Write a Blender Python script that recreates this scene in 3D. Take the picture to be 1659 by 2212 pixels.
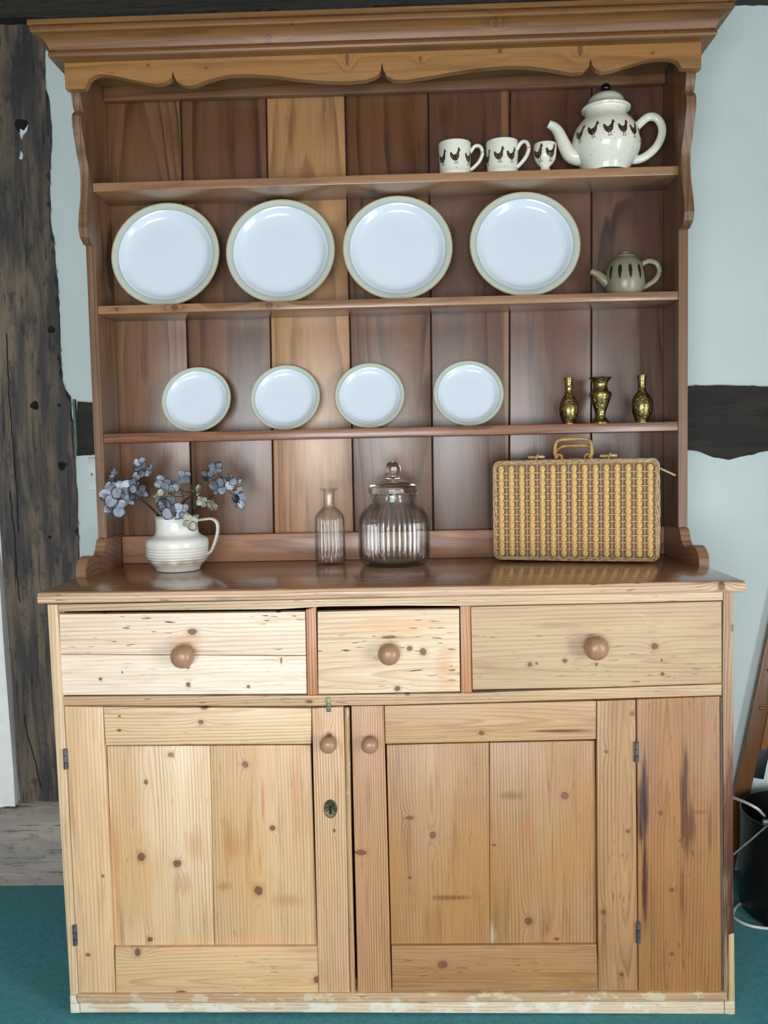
import bpy, bmesh, math, random
from mathutils import Vector, Matrix

for o in list(bpy.data.objects):
    bpy.data.objects.remove(o)
scene = bpy.context.scene
COL = scene.collection

# ---------------------------------------------------------------- camera
CAM = Vector((.0423, -1.704, 1.1368))
YAW, PITCH, ROLL, FPX = .0273, -.0659, -.0208, 1884.85


def _lin(v):
    c, s = math.cos(YAW), math.sin(YAW)
    x = c * v[0] + s * v[1]
    y = -s * v[0] + c * v[1]
    z = v[2]
    c, s = math.cos(PITCH), math.sin(PITCH)
    d = c * y + s * z
    u = -s * y + c * z
    c, s = math.cos(ROLL), math.sin(ROLL)
    return (c * x + s * u, -s * x + c * u, d)


_e = [_lin(e) for e in ((1, 0, 0), (0, 1, 0), (0, 0, 1))]
C_RIGHT = Vector([_e[i][0] for i in range(3)])
C_UP = Vector([_e[i][1] for i in range(3)])
C_FWD = Vector([_e[i][2] for i in range(3)])
cam_data = bpy.data.cameras.new('camera')
cam = bpy.data.objects.new('camera', cam_data)
COL.objects.link(cam)
cam.matrix_world = Matrix((
    (C_RIGHT[0], C_UP[0], -C_FWD[0], CAM[0]),
    (C_RIGHT[1], C_UP[1], -C_FWD[1], CAM[1]),
    (C_RIGHT[2], C_UP[2], -C_FWD[2], CAM[2]),
    (0, 0, 0, 1)))
cam_data.sensor_fit = 'HORIZONTAL'
cam_data.sensor_width = 36
cam_data.lens = FPX / 1659 * 36
cam_data.clip_start = .05
scene.camera = cam


def ray(px, py):
    return C_RIGHT * ((px - 829.5) / FPX) + C_UP * ((1106 - py) / FPX) + C_FWD


def PY(px, py, y):
    """measured picture point -> real point on the vertical plane Y = y"""
    r = ray(px, py)
    return CAM + r * ((y - CAM[1]) / r[1])


def PZ(px, py, z):
    r = ray(px, py)
    return CAM + r * ((z - CAM[2]) / r[2])


# ---------------------------------------------------------------- world, light, exposure
world = bpy.data.worlds.new('world')
scene.world = world
world.use_nodes = True
bg = world.node_tree.nodes['Background']
bg.inputs['Color'].default_value = (.80, .90, 1.0, 1)
bg.inputs['Strength'].default_value = 1.0

scene.view_settings.view_transform = 'Standard'
scene.view_settings.look = 'None'
scene.view_settings.gamma = 1
scene.view_settings.use_curve_mapping = False
scene.view_settings.exposure = 0.35


def area(name, loc, rot, sx, sy, power, col):
    l = bpy.data.lights.new(name, 'AREA')
    l.shape = 'RECTANGLE'
    l.size, l.size_y = sx, sy
    l.energy = power
    l.color = col
    o = bpy.data.objects.new(name, l)
    COL.objects.link(o)
    o.location = loc
    o.rotation_euler = rot
    return o


# room: x -2.3..2.4, y -3.5..WALL, daylight comes in through two windows
WALL = .60
RX0, RX1, RY0, RZ1 = -2.6, 2.0, -3.0, 2.44
W1 = dict(x0=-1.15, x1=.5, z0=.30, z1=1.35)     # behind the photographer
W2 = dict(y0=-2.7, y1=-1.5, z0=.10, z1=1.50)     # right-hand wall
area('daylight_window_1', ((W1['x0'] + W1['x1']) / 2, RY0 - .09, (W1['z0'] + W1['z1']) / 2),
     (math.radians(90), 0, 0), W1['x1'] - W1['x0'], W1['z1'] - W1['z0'], 76, (.98, .99, 1.0))
area('daylight_window_2', (RX1 + .09, (W2['y0'] + W2['y1']) / 2, (W2['z0'] + W2['z1']) / 2),
     (math.radians(90), 0, math.radians(90)), W2['y1'] - W2['y0'], W2['z1'] - W2['z0'], 86, (.98, .99, 1.0))


# ---------------------------------------------------------------- helpers
def lin(c):
    r = []
    for v in c[:3]:
        v = v / 255
        r.append(v / 12.92 if v <= .04045 else ((v + .055) / 1.055) ** 2.4)
    return (r[0], r[1], r[2], 1)


class NT:
    """tiny node-graph writer"""

    def __init__(self, name):
        self.m = bpy.data.materials.new(name)
        self.m.use_nodes = True
        self.t = self.m.node_tree
        self.n = self.t.nodes
        self.b = self.n['Principled BSDF']
        self.out = self.n['Material Output']

    def put(self, sock, v):
        if hasattr(v, 'is_output'):
            self.t.links.new(v, sock)
        else:
            sock.default_value = v

    def math(self, op, a, b=0.0, c=0.0, clamp=False):
        n = self.n.new('ShaderNodeMath')
        n.operation = op
        n.use_clamp = clamp
        self.put(n.inputs[0], a)
        self.put(n.inputs[1], b)
        self.put(n.inputs[2], c)
        return n.outputs[0]

    def obj(self):
        n = self.n.new('ShaderNodeTexCoord')
        return n.outputs['Object']

    def sep(self, v):
        n = self.n.new('ShaderNodeSeparateXYZ')
        self.put(n.inputs[0], v)
        return n.outputs

    def comb(self, x, y, z):
        n = self.n.new('ShaderNodeCombineXYZ')
        for i, v in enumerate((x, y, z)):
            self.put(n.inputs[i], v)
        return n.outputs[0]

    def noise(self, vec, scale=1.0, detail=2.0, rough=.5, dist=0.0):
        n = self.n.new('ShaderNodeTexNoise')
        self.put(n.inputs['Vector'], vec)
        n.inputs['Scale'].default_value = scale
        n.inputs['Detail'].default_value = detail
        n.inputs['Roughness'].default_value = rough
        n.inputs['Distortion'].default_value = dist
        return n.outputs[0]

    def voro(self, vec, scale=1.0, feature='F1'):
        n = self.n.new('ShaderNodeTexVoronoi')
        n.feature = feature
        self.put(n.inputs['Vector'], vec)
        n.inputs['Scale'].default_value = scale
        return n.outputs[0]

    def ramp(self, fac, stops, interp='LINEAR'):
        n = self.n.new('ShaderNodeValToRGB')
        n.color_ramp.interpolation = interp
        e = n.color_ramp.elements
        while len(e) < len(stops):
            e.new(.5)
        for i, (p, c) in enumerate(stops):
            e[i].position = p
            e[i].color = c if len(c) == 4 else (*c, 1)
        self.put(n.inputs[0], fac)
        return n.outputs[0]

    def smooth(self, v, a, b, lo=0.0, hi=1.0):
        n = self.n.new('ShaderNodeMapRange')
        n.interpolation_type = 'SMOOTHSTEP'
        self.put(n.inputs[0], v)
        for i, k in enumerate((a, b, lo, hi)):
            n.inputs[i + 1].default_value = k
        return n.outputs[0]

    def mix(self, fac, a, b, mode='MIX'):
        n = self.n.new('ShaderNodeMix')
        n.data_type = 'RGBA'
        n.blend_type = mode
        self.put(n.inputs[0], fac)
        self.put(n.inputs[6], a)
        self.put(n.inputs[7], b)
        return n.outputs[2]

    def bump(self, h, strength=.3, dist=.002):
        n = self.n.new('ShaderNodeBump')
        n.inputs['Strength'].default_value = strength
        n.inputs['Distance'].default_value = dist
        self.put(n.inputs['Height'], h)
        self.t.links.new(n.outputs[0], self.b.inputs['Normal'])

    def set(self, **k):
        names = dict(col='Base Color', rough='Roughness', metal='Metallic', trans='Transmission Weight',
                     ior='IOR', coat='Coat Weight', coatr='Coat Roughness', spec='Specular IOR Level', sheen='Sheen Weight')
        for a, v in k.items():
            self.put(self.b.inputs[names[a]], v)
        return self.m


AX = {'z': (0, 2, 1), 'x': (2, 0, 1), 'top': (1, 0, 2), 'side': (1, 2, 0), 'depth': (0, 1, 2)}


def wood(name, light, dark, axis='z', u0=0.0, v0=0.0, st=.05, freq=130, amp=.012, contrast=.55, knots=(), stains=(), gray=.13,
         rough=.42, flecks=0.0, blotch=.35, tint=None, coat=0.0, seed=0.0, wear=None, edge=None, fine=.5, bump=.25, streak=.5):
    """flat-sawn timber: growth rings cut lengthwise, drifting with noise and bending round knots.
    knots: (u, v, radius_u, radius_v) in metres; stains: (u, v, ru, rv, colour, amount)"""
    N = NT(name)
    s = N.sep(N.obj())
    iu, iv, iw = AX[axis]
    u, v, w = s[iu], s[iv], s[iw]
    low = N.noise(N.comb(N.math('MULTIPLY', u, 7), N.math('MULTIPLY', v, 1.1), N.math('ADD', w, seed)), 1, 2, .5)
    wav = N.noise(N.comb(N.math('MULTIPLY', u, 30), N.math('MULTIPLY', v, 5), seed + 3), 1, 2, .5)
    p = N.math('SUBTRACT', u, u0)
    q = N.math('MULTIPLY', N.math('SUBTRACT', v, v0), st)
    ww = N.math('MULTIPLY', w, .6)
    r2 = N.math('ADD', N.math('ADD', N.math('MULTIPLY', p, p), N.math('MULTIPLY', q, q)), N.math('MULTIPLY', ww, ww))
    r = N.math('SQRT', N.math('ADD', r2, 1e-5))
    r = N.math('ADD', r, N.math('MULTIPLY', N.math('SUBTRACT', low, .5), amp * 2))
    r = N.math('ADD', r, N.math('MULTIPLY', N.math('SUBTRACT', wav, .5), amp * .28))
    kd = []
    for (ku, kv, kr, kz) in knots:
        a = N.math('DIVIDE', N.math('SUBTRACT', u, ku), kr)
        b = N.math('DIVIDE', N.math('SUBTRACT', v, kv), kz)
        d2 = N.math('ADD', N.math('MULTIPLY', a, a), N.math('MULTIPLY', b, b))
        kd.append(d2)
        b2 = N.math('MULTIPLY', b, .42)
        e2 = N.math('ADD', N.math('MULTIPLY', a, a), N.math('MULTIPLY', b2, b2))
        e2 = N.math('ADD', N.math('MULTIPLY', e2, .33), 1)
        r = N.math('ADD', r, N.math('DIVIDE', kr * 1.5, N.math('MULTIPLY', e2, e2)))
    ph = N.math('FRACT', N.math('MULTIPLY', r, freq))
    def soft(c, k=gray):
        g = c[0] * .3 + c[1] * .59 + c[2] * .11
        return tuple(c[i] + (g - c[i]) * k for i in range(3))
    light, dark = [(min(255, c[0] * 1.03), c[1] * .985, c[2] * .96) for c in (light, dark)]
    L, D = lin(soft(light)), lin(soft(dark))
    D = tuple(D[i] * .80 for i in range(3)) + (1,)
    hard = N.noise(N.comb(N.math('MULTIPLY', u, 150), N.math('MULTIPLY', v, 55), seed + 77), 1, 3, .6)
    strk = N.noise(N.comb(N.math('MULTIPLY', u, 170), N.math('MULTIPLY', v, 9), seed + 63), 1, 3, .6)
    ring = N.ramp(ph, [(0, (0, 0, 0)), (.55, (.25, .25, .25)), (.86, (1, 1, 1)), (.95, (.75, .75, .75)), (1, (0, 0, 0))])
    fib = N.noise(N.comb(N.math('MULTIPLY', u, 520), N.math('MULTIPLY', v, 9), N.math('ADD', N.math('MULTIPLY', w, 520), seed)), 1, 2, .6)
    var = N.noise(N.comb(N.math('MULTIPLY', u, 14), N.math('MULTIPLY', v, 3.2), N.math('ADD', N.math('MULTIPLY', w, 10), seed + 9)), 1, 3, .55)
    rs = N.math('MULTIPLY', ring, N.smooth(N.noise(N.comb(N.math('MULTIPLY', u, 22), N.math('MULTIPLY', v, 1.6), seed + 5), 1, 2), .3, .65, .35, 1.0))
    col = N.mix(N.math('MULTIPLY', rs, min(1, contrast * 1.35)), L, D)
    half = tuple(L[i] * .55 + D[i] * .45 for i in range(3)) + (1,)
    col = N.mix(N.math('MULTIPLY', N.smooth(var, .38, .72), blotch), col, half)
    if tint:
        col = N.mix(N.math('MULTIPLY', N.smooth(N.noise(N.comb(N.math('MULTIPLY', u, 6), N.math('MULTIPLY', v, 2.2), seed + 17), 1, 2), .42, .66), .75), col, lin(tint))
    stre = N.noise(N.comb(N.math('MULTIPLY', u, 46), N.math('MULTIPLY', v, 3.5), seed + 23), 1, 4, .65)
    col = N.mix(N.math('MULTIPLY', N.smooth(stre, .50, .74), streak), col, tuple(D[i] * .85 for i in range(3)) + (1,))
    fcol = N.ramp(fib, [(.3, (.74, .74, .74)), (.62, (1.12, 1.12, 1.12))])
    col = N.mix(fine, col, N.mix(1.0, col, fcol, 'MULTIPLY'))
    if edge:   # sapwood strip along one edge: (u position, half width, colour)
        m = N.smooth(N.math('ABSOLUTE', N.math('SUBTRACT', u, edge[0])), edge[1], edge[1] * .75)
        col = N.mix(N.math('MULTIPLY', m, .85), col, lin(edge[2]))
    if flecks:  # short dark scratches and worm tracks along the grain
        f = N.noise(N.comb(N.math('MULTIPLY', u, 210), N.math('MULTIPLY', v, 26), seed + 31), 1, 1, .5)
        g = N.noise(N.comb(N.math('MULTIPLY', u, 15), N.math('MULTIPLY', v, 5), seed + 37), 1, 1, .5)
        m = N.math('MULTIPLY', N.smooth(f, .645, .71), N.smooth(g, .46, .62))
        col = N.mix(N.math('MULTIPLY', m, flecks), col, lin((70, 52, 42)))
    for (su, sv, ru, rv, sc, am) in stains:
        a = N.math('DIVIDE', N.math('SUBTRACT', u, su), ru)
        b = N.math('DIVIDE', N.math('SUBTRACT', v, sv), rv)
        d = N.math('SQRT', N.math('ADD', N.math('MULTIPLY', a, a), N.math('MULTIPLY', b, b)))
        d = N.math('ADD', d, N.math('MULTIPLY', N.math('SUBTRACT', wav, .5), 1.1))
        d = N.math('ADD', d, N.math('MULTIPLY', N.math('SUBTRACT', strk, .5), 1.7))
        col = N.mix(N.math('MULTIPLY', N.smooth(d, 1.1, .2), am), col, lin(sc))
    for d2 in kd:
        d = N.math('ADD', N.math('MULTIPLY', N.math('SQRT', d2), 1.12), N.math('MULTIPLY', N.math('SUBTRACT', hard, .5), 1.0))
        halo = N.smooth(d, 2.6, .9)
        col = N.mix(N.math('MULTIPLY', halo, .30), col, lin((150, 98, 58)))
        kcol = N.ramp(d, [(0, lin((88, 60, 48))), (.35, lin((120, 84, 64))), (.8, lin((92, 62, 46))), (1, lin((104, 70, 48)))])
        col = N.mix(N.math('MULTIPLY', N.smooth(d, 1.25, .75), .92), col, kcol)
    if wear:   # pale worn / painted patches: (threshold, colour, scale)
        wn = N.noise(N.comb(N.math('MULTIPLY', u, wear[2]), N.math('MULTIPLY', v, wear[2] * .5), N.math('ADD', N.math('MULTIPLY', w, wear[2]), seed + 51)), 1, 5, .65)
        col = N.mix(N.math('MULTIPLY', N.smooth(wn, wear[0], wear[0] + .08), .85), col, lin(wear[1]))
    N.bump(N.math('ADD', N.math('MULTIPLY', ring, -.35), fib), bump, .0008)
    N.set(col=col, rough=N.math('ADD', N.math('MULTIPLY', var, .14), rough - .07), coat=coat, coatr=.32 if coat == .42 else .14)
    return N.m


def plain(name, c, rough=.5, metal=0.0, var=.08, scale=30, bump=0.0, coat=0.0, c2=None, vstretch=(1, 1, 1)):
    N = NT(name)
    s = N.sep(N.obj())
    vec = N.comb(*[N.math('MULTIPLY', s[i], vstretch[i]) for i in range(3)])
    n = N.noise(vec, scale, 4, .6)
    L = lin(c)
    D = lin(c2) if c2 else tuple(L[i] * (1 - var * 3) for i in range(3)) + (1,)
    N.set(col=N.mix(N.smooth(n, .35, .7), L, D), rough=rough, metal=metal, coat=coat, coatr=.08)
    if bump:
        N.bump(n, bump, .003)
    return N.m


def mesh_obj(name, bm, mat, parent=None, smooth=None, loc=None):
    bmesh.ops.recalc_face_normals(bm, faces=bm.faces[:])
    me = bpy.data.meshes.new(name)
    bm.to_mesh(me)
    bm.free()
    if mat:
        me.materials.append(mat)
    if smooth:
        me.polygons.foreach_set('use_smooth', [True] * len(me.polygons))
        if smooth < 179:
            me.set_sharp_from_angle(angle=math.radians(smooth))
    o = bpy.data.objects.new(name, me)
    COL.objects.link(o)
    if parent:
        o.parent = parent
    if loc is not None:
        o.location = loc
    return o


def tag(o, label=None, cat=None, group=None, kind=None):
    if label:
        o['label'] = label
    if cat:
        o['category'] = cat
    if group:
        o['group'] = group
    if kind:
        o['kind'] = kind
    return o


def empty(name, loc, label, cat, group=None, rz=0.0, rot=None):
    o = bpy.data.objects.new(name, None)
    o.empty_display_size = .05
    COL.objects.link(o)
    o.location = loc
    o.rotation_euler = rot or (0, 0, rz)
    return tag(o, label, cat, group)


def copy_tree(o, parent=None):
    c = o.copy()
    COL.objects.link(c)
    c.parent = parent
    for ch in list(o.children):
        copy_tree(ch, c)
    return c


def prism(bm, pts, y0, y1, bevel=0.0, seg=2):
    """polygon of (x, z) extruded from y0 (front) to y1 (back); only the front edges are eased"""
    f = [bm.verts.new((p[0], y0, p[1])) for p in pts]
    b = [bm.verts.new((p[0], y1, p[1])) for p in pts]
    n = len(pts)
    ff = bm.faces.new(f)
    bm.faces.new(b[::-1])
    for i in range(n):
        bm.faces.new((f[i], b[i], b[(i + 1) % n], f[(i + 1) % n]))
    if bevel:
        bmesh.ops.bevel(bm, geom=list(ff.edges), offset=bevel, segments=seg, profile=.5, affect='EDGES')


def box(bm, x0, x1, y0, y1, z0, z1, bevel=0.0, seg=2):
    r = bmesh.ops.create_cube(bm, size=1)
    bmesh.ops.scale(bm, vec=(x1 - x0, y1 - y0, z1 - z0), verts=r['verts'])
    bmesh.ops.translate(bm, vec=((x0 + x1) / 2, (y0 + y1) / 2, (z0 + z1) / 2), verts=r['verts'])
    if bevel:
        ed = set(e for v in r['verts'] for e in v.link_edges)
        bmesh.ops.bevel(bm, geom=list(ed), offset=bevel, segments=seg, profile=.5, affect='EDGES')


def board(name, px, y, th, mat, parent, bevel=.0018):
    """a board whose front face was measured at these picture points on the plane Y = y"""
    bm = bmesh.new()
    pts = [(lambda p: (p[0], p[2]))(PY(a, b, y)) for a, b in px]
    prism(bm, pts, y, y + th, bevel)
    return mesh_obj(name, bm, mat, parent, 40)


def lathe(bm, prof, n=48, mod=None, origin=(0, 0, 0), axis='z'):
    rows = []
    for (r, z) in prof:
        if r < 1e-6:
            rows.append([bm.verts.new((0, 0, z))])
        else:
            row = []
            for i in range(n):
                a = 2 * math.pi * i / n
                rr = r * (mod(a, z) if mod else 1)
                row.append(bm.verts.new((rr * math.sin(a), -rr * math.cos(a), z)))
            rows.append(row)
    vs = [v for row in rows for v in row]
    for A, B in zip(rows, rows[1:]):
        if len(A) == 1 and len(B) == 1:
            continue
        for i in range(n):
            j = (i + 1) % n
            if len(A) == 1:
                bm.faces.new((A[0], B[i], B[j]))
            elif len(B) == 1:
                bm.faces.new((A[i], A[j], B[0]))
            else:
                bm.faces.new((A[i], A[j], B[j], B[i]))
    if axis == 'y':      # lathe axis pointing at the viewer (-Y)
        bmesh.ops.transform(bm, matrix=Matrix.Rotation(math.radians(90), 4, 'X'), verts=vs)
    bmesh.ops.translate(bm, vec=origin, verts=vs)
    return vs


def spline(pts, n=8):
    """Catmull-Rom through the points"""
    P = [Vector(p) for p in pts]
    P = [P[0] * 2 - P[1]] + P + [P[-1] * 2 - P[-2]]
    out = []
    for i in range(1, len(P) - 2):
        for k in range(n):
            t = k / n
            a, b, c, d = P[i - 1], P[i], P[i + 1], P[i + 2]
            out.append(.5 * ((2 * b) + (c - a) * t + (2 * a - 5 * b + 4 * c - d) * t * t + (3 * b - a - 3 * c + d) * t ** 3))
    out.append(P[-2])
    return out


def tube(bm, path, rad, sides=8, flat=1.0, up=Vector((0, 1, 0)), cap=True, closed=False):
    P = [Vector(p) for p in path]
    n = len(P)
    R = rad if isinstance(rad, (list, tuple)) else [rad] * n
    rings = []
    for i in range(n):
        if closed:
            t = P[(i + 1) % n] - P[i - 1]
        else:
            t = P[min(i + 1, n - 1)] - P[max(i - 1, 0)]
        t.normalize()
        a = up - t * up.dot(t)
        if a.length < 1e-4:
            a = Vector((1, 0, .1)) - t * t[0]
        a.normalize()
        b = t.cross(a)
        rings.append([bm.verts.new(P[i] + a * (math.cos(2 * math.pi * k / sides) * R[i]) + b * (math.sin(2 * math.pi * k / sides) * R[i] * flat)) for k in range(sides)])
    m = n if closed else n - 1
    for i in range(m):
        A, B = rings[i], rings[(i + 1) % n]
        for k in range(sides):
            bm.faces.new((A[k], A[(k + 1) % sides], B[(k + 1) % sides], B[k]))
    if cap and not closed:
        bm.faces.new(rings[0][::-1])
        bm.faces.new(rings[-1])


def interp(prof, z):
    for (r0, z0), (r1, z1) in zip(prof, prof[1:]):
        if min(z0, z1) <= z <= max(z0, z1) and abs(z1 - z0) > 1e-9:
            return r0 + (r1 - r0) * (z - z0) / (z1 - z0)
    return prof[-1][0]


def decal(bm, polys, prof, a0, zc, size, off=.0005, rows=34):
    """flat print wrapped on a turned body: scan-filled outline lying on the glaze"""
    for poly in polys:
        zs = [p[1] for p in poly]
        lo, hi = min(zs), max(zs)
        R = max(2, int(rows * (hi - lo)) + 1)
        for k in range(R):
            h0, h1 = lo + (hi - lo) * k / R, lo + (hi - lo) * (k + 1) / R
            hm = (h0 + h1) / 2
            xs = []
            for (xa, za), (xb, zb) in zip(poly, poly[1:] + poly[:1]):
                if (za <= hm) != (zb <= hm):
                    xs.append(xa + (xb - xa) * (hm - za) / (zb - za))
            xs.sort()
            for xa, xb in zip(xs[::2], xs[1::2]):
                m = max(1, int((xb - xa) / .12))
                prev = None
                for j in range(m + 1):
                    x = xa + (xb - xa) * j / m
                    cur = []
                    for h in (h0, h1):
                        z = zc + h * size
                        r = interp(prof, z)
                        a = a0 + x * size / max(r, .01)
                        cur.append(bm.verts.new(((r + off) * math.sin(a), -(r + off) * math.cos(a), z)))
                    if prev:
                        bm.faces.new((prev[0], cur[0], cur[1], prev[1]))
                    prev = cur


# ---------------------------------------------------------------- materials of the setting
def plaster_mat():
    N = NT('plaster')
    o = N.obj()
    n = N.noise(o, 3, 4, .6)
    f = N.noise(o, 60, 3, .6)
    N.set(col=N.mix(N.smooth(n, .3, .75), lin((208, 222, 224)), lin((200, 214, 216))), rough=.85)
    N.bump(N.math('ADD', n, N.math('MULTIPLY', f, .12)), .35, .006)
    return N.m


def oak_mat(name, a, b, c, axis):
    """old blackened oak: dark weathered bands, paler worn streaks, checks"""
    N = NT(name)
    s = N.sep(N.obj())
    iu, iv, iw = AX[axis]
    u, v, w = s[iu], s[iv], s[iw]
    n1 = N.noise(N.comb(N.math('MULTIPLY', u, 26), N.math('MULTIPLY', v, 3.0), N.math('MULTIPLY', w, 10)), 1, 5, .6, .4)
    n2 = N.noise(N.comb(N.math('MULTIPLY', u, 130), N.math('MULTIPLY', v, 6), w), 1, 4, .65)
    n3 = N.noise(N.comb(N.math('MULTIPLY', u, 42), N.math('MULTIPLY', v, 17), 7.0), 1, 6, .7)
    col = N.mix(N.smooth(n1, .40, .66), lin(a), lin(b))
    col = N.mix(N.math('MULTIPLY', N.smooth(n3, .52, .66), .8), col, lin(c))
    col = N.mix(N.smooth(n2, .30, .43, .8, 0), col, lin((14, 13, 12)))
    N.set(col=col, rough=.68)
    N.bump(N.math('ADD', N.math('ADD', n1, N.math('MULTIPLY', n2, .6)), n3), .7, .008)
    return N.m


def carpet_mat():
    N = NT('carpet_pile')
    o = N.obj()
    f = N.noise(o, 420, 3, .7)
    g = N.noise(o, 60, 4, .7)
    h = N.noise(o, 3, 2, .5)
    col = N.mix(N.smooth(f, .35, .68), lin((26, 120, 136)), lin((74, 192, 206)))
    col = N.mix(N.math('MULTIPLY', N.smooth(g, .42, .62), .45), col, lin((24, 112, 118)))
    col = N.mix(N.math('MULTIPLY', N.smooth(h, .4, .7), .25), col, lin((52, 150, 142)))
    N.set(col=col, rough=.95, sheen=.3, spec=.1)
    N.bump(N.math('ADD', f, g), .9, .006)
    return N.m


PLASTER = plaster_mat()
TAN_WALL = plain('tan_limewash', (168, 160, 142), .9, 0, .06, 4, .2)
OAK_V = oak_mat('old_oak_post', (62, 60, 62), (118, 104, 88), (42, 46, 56), 'z')
OAK_H = oak_mat('old_oak_beam', (34, 32, 30), (44, 40, 35), (22, 23, 25), 'x')
OAK_S = oak_mat('old_oak_sill', (150, 144, 140), (172, 164, 154), (108, 106, 112), 'x')
OAK_D = oak_mat('added_joist_oak', (34, 32, 30), (44, 40, 35), (22, 23, 25), 'depth')
CARPET = carpet_mat()
WHITE_PAINT = plain('white_paint', (236, 238, 238), .45)


def struct(name, bm, mat, label, smooth=None):
    o = mesh_obj(name, bm, mat, None, smooth)
    o['kind'] = 'structure'
    o['label'] = label
    return o


# ---------------------------------------------------------------- room shell
bm = bmesh.new(); box(bm, RX0 - .2, RX1 + .2, RY0 - .2, WALL + .2, -.1, 0)
struct('floor', bm, CARPET, 'dark green carpet covering the floor')
bm = bmesh.new(); box(bm, RX0 - .2, RX1 + .2, RY0 - .2, WALL + .2, RZ1, RZ1 + .1)
struct('ceiling', bm, TAN_WALL, 'low limewashed ceiling')
for k in range(5):  # unseen joists added to darken the ceiling and cut its bounce light
    bm = bmesh.new(); xk = -2.2 + k * .94; box(bm, xk - .11, xk + .11, RY0, WALL - .052, RZ1 - .15, RZ1, .01)
    struct('trim_%d' % (7 + k), bm, OAK_D, 'unseen dark oak joist added to cut ceiling bounce', 40)['group'] = 'added unseen joists'
bm = bmesh.new(); box(bm, RX0 - .2, RX1 + .2, WALL, WALL + .2, 0, RZ1)
struct('wall_back', bm, PLASTER, 'pale plaster wall between dark timbers behind the dresser')
bm = bmesh.new(); box(bm, RX0 - .2, RX0, RY0, WALL, 0, RZ1)
struct('wall_left', bm, TAN_WALL, 'plain plaster wall on the left of the room')


def wall_with_hole(name, label, along, c0, c1, fixed0, fixed1, a0, a1, z0, z1):
    bm = bmesh.new()

    def b(p0, p1, q0, q1):
        if along == 'x':
            box(bm, p0, p1, fixed0, fixed1, q0, q1)
        else:
            box(bm, fixed0, fixed1, p0, p1, q0, q1)
    b(c0, a0, 0, RZ1)
    b(a1, c1, 0, RZ1)
    b(a0, a1, 0, z0)
    b(a0, a1, z1, RZ1)
    struct(name, bm, TAN_WALL, label)


wall_with_hole('wall_front', 'plaster wall with a window behind the photographer', 'x', RX0 - .2, RX1 + .2, RY0 - .2, RY0, W1['x0'], W1['x1'], W1['z0'], W1['z1'])
wall_with_hole('wall_right', 'plaster wall with a window on the right of the room', 'y', RY0, WALL, RX1, RX1 + .2, W2['y0'], W2['y1'], W2['z0'], W2['z1'])


def window(name, label, along, a0, a1, z0, z1, f):
    bm = bmesh.new()

    def b(p0, p1, q0, q1):
        if along == 'x':
            box(bm, p0, p1, f - .03, f + .03, q0, q1)
        else:
            box(bm, f - .03, f + .03, p0, p1, q0, q1)
    t = .05
    b(a0, a1, z0, z0 + t); b(a0, a1, z1 - t, z1); b(a0, a0 + t, z0 + t, z1 - t); b(a1 - t, a1, z0 + t, z1 - t)
    for k in (1, 2, 3):
        c = a0 + (a1 - a0) * k / 4
        b(c - .022, c + .022, z0 + t, z1 - t)
    c = (z0 + z1) / 2
    for k in range(4):
        b(a0 + (a1 - a0) * k / 4 + .05, a0 + (a1 - a0) * (k + 1) / 4 - .05, c - .015, c + .015)
    struct(name, bm, WHITE_PAINT, label)


window('window_1', 'white casement window of eight panes behind the photographer', 'x', W1['x0'], W1['x1'], W1['z0'], W1['z1'], RY0 - .04)
window('window_2', 'white casement window of eight panes in the right wall', 'y', W2['y0'], W2['y1'], W2['z0'], W2['z1'], RX1 + .04)

rnd = random.Random(4)


def rough_poly(pts, step=14, amp=1.6):
    """picture polyline resampled with a hand-hewn wobble"""
    out = []
    for (x0, y0), (x1, y1) in zip(pts, pts[1:]):
        n = max(1, int(math.hypot(x1 - x0, y1 - y0) / step))
        for k in range(n):
            t = k / n
            out.append((x0 + (x1 - x0) * t + rnd.uniform(-amp, amp), y0 + (y1 - y0) * t + rnd.uniform(-amp, amp)))
    out.append(pts[-1])
    return out


def timber(name, px, y, th, mat, label, bevel=.006):
    bm = bmesh.new()
    prism(bm, [(lambda p: (p[0], p[2]))(PY(a, b, y)) for a, b in px], y, y + th, bevel, 2)
    return struct(name, bm, mat, label, 40)


# upright oak post on the left
edge_r = rough_poly([(82, 20), (95, 95), (92, 177), (103, 218), (107.6, 285), (104, 380), (104.5, 468), (112, 513), (120, 601), (126, 696),
                     (128, 790), (134, 836), (149, 858), (153, 900), (159, 985), (161, 1000), (165.5, 1161), (168, 1230), (180, 1500), (195, 1768)])
post = timber('trim_1', [(-75, 20), (-30, 700), (4, 1200), (15, 1326), (27, 1489), (38, 1670), (46, 1766)] + edge_r[::-1], WALL - .014, .03, OAK_V,
              'tall dark weathered oak post on the left of the dresser')
HOLE = plain('peg_hole_black', (12, 11, 11), .9)
FILL = plain('filler_white', (214, 224, 228), .8)


def peg(px, py, r, mat, parent, y=WALL - .0135, name='peg_hole'):
    p = PY(px, py, y)
    bm = bmesh.new()
    rr = r * (y - CAM[1]) / FPX
    lathe(bm, [(0, .0012), (rr * .9, .0012), (rr, 0), (rr, -.004)], 14, lambda a, z: 1 + .12 * math.sin(3 * a + px), p, 'y')
    return mesh_obj(name, bm, mat, parent, 30)


for (a, b, r) in ((46, 271, 15), (111, 712, 8.5), (75, 876, 10), (134, 1006, 10), (108, 1160, 4), (128, 875, 4)):
    peg(a, b, r, HOLE, post)
for pts in ([(43, 278), (52, 282), (61, 268), (58, 283), (50, 291), (46, 302), (43, 290)], [(45, 325), (50, 334), (48, 344), (41, 343), (43, 336)]):
    bm = bmesh.new()
    prism(bm, [(lambda p: (p[0], p[2]))(PY(a, b, WALL - .0165)) for a, b in pts], WALL - .0165, WALL - .012)
    mesh_obj('filler_patch', bm, FILL, post)
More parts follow.
